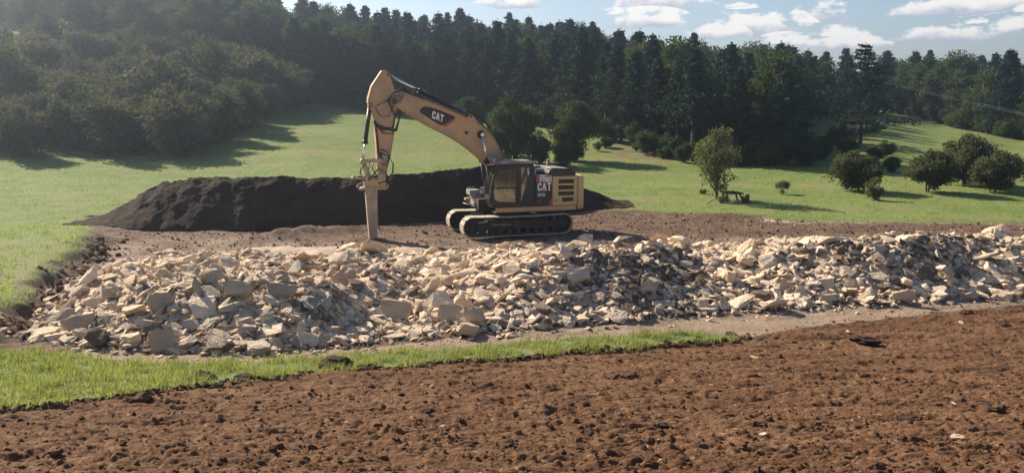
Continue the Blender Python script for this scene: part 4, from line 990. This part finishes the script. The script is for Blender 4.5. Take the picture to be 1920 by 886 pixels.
# mirror on bars ahead of the cab, steps and toolbox in front
mr = MB().tube([(1.03, 1.38, 3.02), (1.28, 1.46, 3.0), (1.34, 1.46, 2.85), (1.36, 1.46, 2.0), (1.2, 1.4, 1.35)], .018, 8); mo = mr.build('mirror_bar', M['black'], ex)
MB().obox((1.33, 1.46, 2.45), (.97, .2, 0), (-.2, .97, 0), (0, 0, 1), .025, .09, .17).build('mirror', M['black'], mo, .01)
MB().obox((1.22, 1.36, 3.06), (1, .2, 0), (-.2, 1, 0), (0, 0, 1), .16, .05, .035).build('rain_visor', M['yellow'], ex, .01)
fr_ = MB().tube([(1.18, -1.28, 1.15), (1.72, -1.28, 1.2), (1.72, -.55, 1.2), (1.18, -.55, 1.15)], .02, 8); fr_.tube([(1.18, -1.28, 1.9), (1.5, -1.28, 1.85), (1.52, -1.28, 1.2)], .02, 8); fr_.box(1.15, 1.6, -1.2, -.6, 1.62, 1.82); fr_.build('front_platform', M['grey'], ex)
MB().obox((1.72, -.55, 1.45), (1, 0, 0), (0, 1, 0), (0, 0, 1), .12, .14, .05).build('work_lamp', M['yellow_clean'], ex, .01)
MB().box(1.0, 1.42, -1.30, -.5, 1.08, 1.7).build('front_toolbox', M['grey'], ex, .02)
# --- boom
def smooth_poly(P, n=2):
    for _ in range(n):
        Q_ = []
        for i in range(len(P)-1): a, b = np.array(P[i]), np.array(P[i+1]); Q_ += [tuple(a*.75+b*.25), tuple(a*.25+b*.75)]
        P = [P[0]]+Q_+[P[-1]]
    return P
topc = smooth_poly([(5.10, 5.92), (4.62, 6.02), (4.2, 5.86), (2.92, 5.38), (1.76, 4.90), (.95, 4.42), (.42, 3.6), (.20, 3.0), (.08, 2.3), (.12, 1.75)])
botc = smooth_poly([(.58, 1.55), (.62, 2.2), (.86, 2.75), (1.22, 3.15), (1.75, 3.62), (2.47, 4.12), (3.62, 4.68), (4.75, 5.36), (4.95, 5.42)])
bpoly = topc+[(.30, 1.52)]+botc+[(5.18, 5.58), (5.20, 5.80)]
bo = MB(); bo.prism(bpoly, -.20, .20)
def flange(curve, dn, y0, y1, mb):
    up = [(x+dn[0], z+dn[1]) for x, z in curve]; n = len(curve); V = [(x, y, z) for y in (y0, y1) for x, z in curve]+[(x, y, z) for y in (y0, y1) for x, z in up]
    for i in range(n-1):
        a, b, c, d = i, i+1, n+i+1, n+i; mb.add([V[k] for k in (a, b, c, d, 2*n+a, 2*n+b, 2*n+c, 2*n+d)], [(0, 1, 2, 3), (7, 6, 5, 4), (0, 4, 5, 1), (3, 2, 6, 7)]+([(0, 3, 7, 4)] if i == 0 else [])+([(1, 5, 6, 2)] if i == n-2 else []))
flange(topc, (.01, .03), -.24, .24, bo); flange(botc, (0, -.03), -.24, .24, bo)
boom = bo.build('boom', M['yellow'], ex, 0)
bk = MB(); bp_ = Hoses()
for y_ in (.205, -.255): bk.prism([(1.95, 4.93), (1.45, 4.75), (1.66, 5.08), (1.82, 5.10)], y_-.03*(y_ < 0), y_+.05)
bp_.cyl_y(1.75, 5.03, -.27, .27, .05, 16); bp_.cyl_y(5.02, 5.67, -.30, .30, .115, 24); bp_.cyl_y(1.30, 4.27, -.45, .45, .10, 22); bp_.cyl_y(1.30, 4.27, -.25, .25, .17, 22)
bp_.cyl_y(1.95, 4.36, -.25, .25, .07, 16); bp_.cyl_y(.38, 1.72, -.45, .45, .10, 20)
bk.build('cylinder_bracket', M['yellow'], boom); bp_.build('pivot_pin', M['under'], boom)
kn = MB().prism([(5.18, 5.60), (5.2, 5.86), (4.85, 5.99), (4.55, 5.97), (4.75, 5.60)], .201, .212); kn.build('grease_stain', M['steel'], boom)
lg = MB()
sg = lambda x, z: (x, z)
lg.prism(smooth_poly([(3.96, 5.30), (3.80, 5.47), (3.45, 5.43), (2.46, 5.06), (2.42, 4.98)], 1)+smooth_poly([(2.62, 4.86), (2.98, 4.66), (3.10, 4.68), (3.92, 5.20)], 1), .201, .206)
dec = lg.build('decal', M['black'], boom)
ud = np.array([-(3.9-2.5), 5.30-4.78]); ud = -np.array([1.4, .575]); ud /= np.linalg.norm(ud); un = np.array([-.15, .99])
lt, wd = lettering('CAT', (3.44, 4.98), tuple(ud), tuple(un), .31, .207, .03, .80); lt.build('lettering', M['white'], dec)
c0 = np.array([3.44, 4.98]); tri = [c0+ud*.31*k+un*.31*h for k, h in ((.55, .0), (1.2, .0), (.87, .38))]
MB().prism([tuple(p) for p in tri], .213, .217).build('triangle_mark', M['yellow_clean'], dec)
MB().prism([(2.96, 4.655), (2.62, 4.855), (2.40, 4.96), (2.44, 4.88), (2.86, 4.60)], .201, .2045).build('red_wedge', M['red'], boom)
# hoses and pipes along the boom back
hz_ = Hoses()
for k, y_ in enumerate((-.16, -.05, .07, .17)):
    pts_ = [(x+.02, y_+.015*math.sin(i*.7+k), z+.075+.03*math.sin(i*.5+k*1.3)+.02*(k % 2)) for i, (x, z) in enumerate(topc[3:-4:2])]; hz_.tube(pts_, .026, 7)
hz_.build('hydraulic_pipe', M['steel'], boom)
hs_ = Hoses()
for k, (y_, bul) in enumerate(((-.12, .34), (.02, .26), (.14, .42), (.20, .18))):
    hs_.tube([(4.25, y_, 5.93), (4.6, y_, 6.1+.05*k), (5.0, y_, 6.02), (5.14+.05*k, y_, 5.7), (4.97, y_+.02, 5.1-.1*bul), (5.1, y_, 4.75-bul), (5.5, y_*1.4, 4.58-bul*.5), (5.86, y_*1.5, 4.85)], .028, 8)
for k, y_ in enumerate((.1, -.1)): hs_.tube([(2.1, y_, 5.16), (1.9, y_, 5.32), (1.5, y_, 5.14), (1.1, y_, 4.85), (.8, y_, 4.5)], .025, 7)
hs_.tube([(5.8, .23, 5.4), (5.6, .27, 5.05), (5.25, .27, 5.05), (5.05, .25, 5.5)], .018, 7); hs_.tube([(5.8, .23, 5.45), (5.5, .27, 5.62), (5.2, .27, 5.7)], .016, 7)
hs_.tube([(4.35, .0, 5.92), (4.1, .0, 5.98), (3.7, 0, 5.78)], .05, 7)
hs_.build('rubber_hose', M['rubber'], boom)
def cylinder(a, b, f, rb, rr, y, barrel='boom_cylinder', par=None, bm_='black', rm='chrome'):
    """barrel from a for the fraction f of the way to b, rod for the rest"""
    a3 = np.array([a[0], y, a[1]]); b3 = np.array([b[0], y, b[1]]); m3 = a3+(b3-a3)*f; d = (b3-a3)/np.linalg.norm(b3-a3)
    mb = MB().tube([a3, m3], rb, 18); mb.tube([m3-d*.10, m3+d*.03], rb*1.22, 18); mb.cyl_y(a[0], a[1], y-.08, y+.08, rb*.95, 14)
    for k in range(4): an = k*math.pi/2; mb.tube([m3-d*.07+np.array([0, math.sin(an)*rb*1.2, 0])+np.cross(d, [0, 1, 0])*math.cos(an)*rb*1.2, m3+d*.06+np.array([0, math.sin(an)*rb*1.2, 0])+np.cross(d, [0, 1, 0])*math.cos(an)*rb*1.2], .018, 6)
    mb.tube([a3+np.array([0, rb+.02, 0])+d*.2, m3+np.array([0, rb+.02, 0])-d*.15], .018, 6)
    o = mb.build(barrel, M[bm_], par or ex)
    MB().tube([m3, b3-d*.05], rr, 14).cyl_y(b[0], b[1], y-.06, y+.06, rr*1.7, 14).build('piston_rod', M[rm], o)
for y_ in (.40, -.40): cylinder((.80, 1.45), (1.30, 4.27), .60, .095, .05, y_)
cylinder((1.75, 5.04), (5.20, 6.74), .63, .095, .055, 0, 'stick_cylinder')
# --- stick
sp_ = [(5.46, 6.90), (5.32, 6.93), (5.18, 6.82), (5.13, 6.6), (4.95, 6.05), (4.86, 5.70), (4.92, 5.35), (5.02, 4.95), (5.03, 4.45), (5.24, 3.35), (5.42, 2.72), (5.60, 2.66), (5.70, 2.78), (5.74, 3.1), (5.80, 4.75), (5.90, 5.2), (6.06, 5.55), (6.06, 5.75), (5.90, 6.27)]
stk = MB().prism(sp_, -.155, .155)
rim = [(5.42, 2.70), (5.24, 3.35), (5.03, 4.45)]; flange(rim, (-.025, -.004), -.19, .19, stk)
rim = [(5.72, 2.9), (5.80, 4.75), (5.90, 5.2), (6.06, 5.60), (6.05, 5.78), (5.90, 6.27), (5.46, 6.90), (5.32, 6.93)]; flange(rim, (.028, .012), -.195, .195, stk)
stick = stk.build('stick', M['yellow'], ex, 0)
kp = MB().prism([(5.05, 4.42), (4.86, 4.9), (4.82, 5.5), (4.84, 5.95), (4.72, 5.72), (4.74, 5.1), (4.9, 4.45)], .16, .185); kp.prism([(5.80, 4.62), (5.04, 4.42), (5.0, 4.56), (5.4, 4.62), (5.80, 4.78)], .156, .20); kp.build('wear_plate', M['under'], stick)
pn = Hoses().cyl_y(5.02, 5.67, -.25, .25, .16, 24); pn.cyl_y(5.20, 6.74, -.2, .2, .09, 18); pn.cyl_y(5.97, 5.50, -.22, .22, .09, 18); pn.cyl_y(5.58, 2.80, -.26, .26, .09, 18); pn.cyl_y(5.62, 3.28, -.24, .24, .08, 18)
pn.build('pivot_pin', M['steel'], stick)
hh_ = Hoses()
for k, (y_, o_) in enumerate(((.19, 0), (.215, .05), (-.19, .02))):
    hh_.tube([(5.86-o_, y_, 4.9), (5.78-o_, y_, 4.2), (5.72-o_*.6, y_+.01, 3.6), (5.60-o_, y_+.02, 3.3)], .02, 7)
hh_.tube([(5.6, .2, 3.7), (5.35, .24, 3.62), (5.28, .26, 3.3), (5.42, .27, 3.05), (5.6, .25, 3.1)], .022, 7)
hh_.tube([(5.62, .22, 3.55), (5.3, .26, 3.45), (5.12, .28, 3.1), (5.14, .28, 2.75), (5.4, .26, 2.42), (5.75, .24, 2.3)], .032, 8)
hh_.tube([(5.9, .2, 3.2), (6.0, .24, 2.95), (5.82, .25, 2.65), (5.75, .24, 2.4)], .022, 7)
hh_.tube([(6.0, -.2, 3.2), (6.1, -.24, 2.7), (6.05, -.25, 2.3)], .022, 7)
hh_.build('rubber_hose', M['rubber'], stick)
vb_ = MB().box(5.3, 5.55, .156, .24, 3.35, 3.62); vb_.cyl_y(5.38, 3.5, .24, .27, .08, 14); vb_.build('valve_block', M['grey'], stick, .015)
cylinder((5.99, 5.42), (6.33, 3.24), .66, .085, .045, 0, 'bucket_cylinder')
# linkage
def bar(p, q, wd_, y0, y1, mb):
    p, q = np.array(p), np.array(q); d = (q-p)/np.linalg.norm(q-p); n_ = np.array([-d[1], d[0]])*wd_/2
    P = [tuple(p+n_*math.cos(a)*1.0-d*wd_/2*math.sin(a)) for a in np.linspace(0, math.pi, 7)]+[tuple(q-n_*math.cos(a)+d*wd_/2*math.sin(a)) for a in np.linspace(0, math.pi, 7)]
    mb.prism(P, y0, y1); return mb
lk = MB()
for s_ in (1, -1):
    bar((6.33, 3.22), (5.62, 3.26), .12, s_*.20 if s_ > 0 else -.25, .25 if s_ > 0 else -.20, lk); bar((6.33, 3.22), (6.08, 2.52), .17, .10 if s_ > 0 else -.18, .18 if s_ > 0 else -.10, lk)
lk.cyl_y(6.33, 3.22, -.28, .28, .075, 18); lk.cyl_y(6.33, 3.22, -.15, .15, .11, 18); lk.cyl_y(6.08, 2.52, -.24, .24, .08, 18)
lk.build('linkage', M['breaker'], ex, .008)
# --- breaker
bh = MB()
for s_ in (1, -1):
    y0, y1 = (.20, .25) if s_ > 0 else (-.25, -.20)
    bh.prism([(6.20, 2.56), (6.05, 2.66), (5.92, 2.50), (5.75, 2.48), (5.66, 2.88), (5.52, 2.90), (5.44, 2.70), (5.42, 2.16), (6.32, 2.16), (6.34, 2.35)], y0, y1)
bh.box(5.40, 6.46, -.30, .30, 2.05, 2.155)
bh.box(5.68, 6.30, -.19, .19, 2.156, 2.42)
brk = bh.build('hydraulic_breaker', M['breaker'], ex, .015)
hd = MB().box(5.46, 6.16, .252, .262, 2.17, 2.47); hd.build('side_plate', M['yellow_clean'], brk, .004)
hk = Hoses(); hk.tube([(6.40, .2, 2.06), (6.56, .2, 2.08), (6.62, .2, 2.2), (6.52, .2, 2.34), (6.36, .2, 2.30)], .045, 8); hk.tube([(5.50, .2, 2.06), (5.36, .2, 2.12), (5.34, .2, 2.26), (5.44, .2, 2.36), (5.55, .2, 2.30)], .045, 8)
hk.tube([(6.68, -.1, 2.42), (6.74, -.1, 2.52), (6.70, -.1, 2.62)], .075, 8); hk.tube([(6.70, -.1, 2.5), (6.3, -.1, 2.5)], .03, 8); hk.tube([(6.45, .22, 2.3), (6.2, .24, 2.75), (6.28, .22, 3.1)], .035, 8)
for q, (a_, b_, c_) in enumerate((((6.35, .22, 3.1), (6.5, .3, 2.75), (6.3, .3, 2.4)), ((5.7, .26, 2.9), (5.95, .32, 2.7), (6.15, .28, 2.45)), ((5.45, .27, 2.75), (5.3, .3, 2.55), (5.42, .28, 2.3)))): hh2 = MB().tube([a_, tuple((np.array(a_)+np.array(b_))/2+np.array([.03, .02, 0])), b_, c_], .03, 7); hh2.build('rubber_hose', M['rubber'], brk)
bt = MB()
for x_ in (5.52, 5.7, 5.9, 6.1): bt.cyl_y(x_, 2.24, .262, .285, .025, 8)
bt.build('bolt_row', M['steel'], brk)
hk.build('hook', M['breaker'], brk)
sh = MB().prism([(6.27, 2.045), (5.78, 2.045), (5.79, 1.2), (5.80, .47), (6.185, .47), (6.225, 1.2)], -.16, .16)
for z_ in (1.82, 1.05, .72): sh.box(5.765, 5.80, -.12, .12, z_, z_+.10)
sh.box(5.86, 6.14, .161, .17, 1.62, 1.95); sh.cyl_y(6.0, 1.3, .15, .185, .05, 14); sh.cyl_y(5.88, .56, .15, .19, .035, 12); sh.cyl_y(6.10, .56, .15, .19, .035, 12)
sh.build('breaker_housing', M['breaker'], brk, .02)
tl_ = MB().prism([(6.17, .468), (5.815, .468), (5.83, -.05), (6.155, -.05)], -.14, .14); tl_.cyl_y(5.92, .30, .13, .16, .03, 10); tl_.cyl_y(6.07, .3, .13, .16, .03, 10); tl_.box(5.80, 6.185, -.155, .155, .40, .44); tl_.build('tool_bushing', M['breaker'], brk, .02)
MB().tube([(5.99, 0, .1), (5.99, 0, -.3)], [.07, .05], 14).build('chisel', M['steel'], brk)

# ------------------------------------------------------------------ dark wooden table, stump and boards under the small tree
p = at(1372, 377); tb = empty('wooden_table', (p[0], p[1], g1(p[0], p[1])), R(12)); tb.scale = (1.05, 1, .72); tag(tb, 'crooked dark weathered wooden table beside the trunk of the small leafy tree', 'table')
MB().obox((0, 0, .66), (1, 0, -.05), (0, 1, .05), (.05, 0, 1), .52, .38, .05).obox((-.1, .05, .73), (1, 0, .07), (.1, 1, 0), (0, 0, 1), .3, .25, .03).build('table_top', M['wood'], tb, .01)
for x_, y_, lx in ((-.4, -.25, 0), (.32, -.25, .22), (-.38, .27, 0), (.32, .27, .15)): MB().tube([(x_, y_, .64), (x_+lx, y_, -.02)], .05, 8).build('leg', M['wood'], tb)
p = at(1400, 380); me_ = MB().tube([(0, 0, -.1), (0, .02, .2), (.05, 0, .48)], [.2, .16, .1], 9); me_.tube([(-.1, .05, 0), (-.22, .05, .38)], [.10, .06], 7); so_ = me_.build('tree_stump', M['wood'], None, .0); so_.location = (p[0], p[1], g1(p[0], p[1])); tag(so_, 'jagged dark split stump standing at the end of the crooked table', 'stump')
p = at(1385, 380); for_ = [(p[0]-.5, p[1]-.35, .34, 2), (p[0]-.15, p[1]-.5, .3, 10), (p[0]-.75, p[1]-.25, .3, 12)]
for i, (x_, y_, s_, k) in enumerate(for_):
    o = link('flat_stone', SHP_M['rock_tan' if i != 1 else 'rock_dark'][k], loc=(x_, y_, g1(x_, y_)+.08)); o.scale = (s_, s_, s_*1.2); o.rotation_euler = (.1, .2, i)
    tag(o, ['pale stone under the near edge of the crooked table', 'brown stone between the table and the split stump', 'pale stone between the table and the trunk of the small tree'][i], 'stone')
p = at(1335, 383); o = MB().tube([(-.35, -.1, .04), (.28, .2, .34)], [.05, .035], 7).build('broken_branch', M['stake'], None); o.location = (p[0], p[1], g1(p[0], p[1])); tag(o, 'short pale broken branch leaning on the foot of the small leafy tree', 'branch')
p = at(1396, 452); o = MB().tube([(0, 0, -.2), (.03, 0, .95)], .018, 6).build('stake', M['stake'], None); o.location = (p[0], p[1], g1(p[0], p[1])); tag(o, 'thin wooden marking stake standing in the soil behind the pale rubble', 'stake')
p = at(470, 487); hz = g1(p[0]*1.0, p[1]); o = MB().tube([(0, 0, -.2), (-.02, 0, .75)], .018, 6).build('stake', M['stake'], None); o.location = (p[0], p[1], hz); tag(o, 'short thin stake among rocks on top of the grey rubble mound', 'stake')
# overhead line crossing the wood at the far end
a = CAM+pxdir(1688, 160)*(118/pxdir(1688, 160)[1]); b = CAM+pxdir(1980, 222)*(62/pxdir(1980, 222)[1])
for k, dz in enumerate((0, -.32)):
    pts_ = []
    e_ = b+(b-a)*1.2
    for i in range(25):
        f_ = i/24; q_ = a+(e_-a)*f_; pts_.append((q_[0], q_[1], q_[2]+dz*.5*(1 if k else 1)-1.6*f_*(1-f_)*.9+ .6*f_))
    o = MB().tube(pts_, .011, 5).build('overhead_wire', M['wire'], None, fix=False); tag(o, ['upper', 'lower'][k]+' strand of the thin pale power line crossing in front of the hilltop wood', 'power line', 'power line strands')

# ------------------------------------------------------------------ tell look-alikes apart by their order in view
byl = {}
for o in scene.objects:
    if o.parent is None and o.get('label') and o.get('kind') == 'thing': byl.setdefault(o['label'], []).append(o)
NUM = ['', '', 'two', 'three', 'four', 'five', 'six', 'seven', 'eight']; ORD = ['leftmost', 'second from left', 'third from left', 'fourth from left', 'fifth from left', 'sixth from left', 'seventh from left']
for lab, L in byl.items():
    n_ = len(L)
    if n_ < 2 or n_ > 8: continue
    L = list(L)
    L.sort(key=lambda o: o.location.x/o.location.y)
    for i, o in enumerate(L):
        w_ = 'rightmost' if i == n_-1 else ORD[i]; nl = f'{w_} of {NUM[n_]}: {lab}'
        if len(nl.replace('-', ' ').split()) <= 16: o['label'] = nl
        elif len(f'{w_} {lab}'.replace('-', ' ').split()) <= 16: o['label'] = f'{w_} {lab}'

# ------------------------------------------------------------------ air
hm = bpy.data.materials.new('haze'); hm.use_nodes = True; t = NT(hm.node_tree); t.n.clear(); ho = t.add('ShaderNodeOutputMaterial')
pv = t.add('ShaderNodeVolumePrincipled', {'Color': (.72, .84, 1, 1), 'Density': .0008, 'Anisotropy': .82}); t.l.new(pv.outputs[0], ho.inputs['Volume'])
hb = MB().box(-640, 640, -8, 632, -3, 46).build('haze', hm, None); tag(hb, 'thin bluish summer haze filling the air over the whole site', 'haze', kind='stuff')
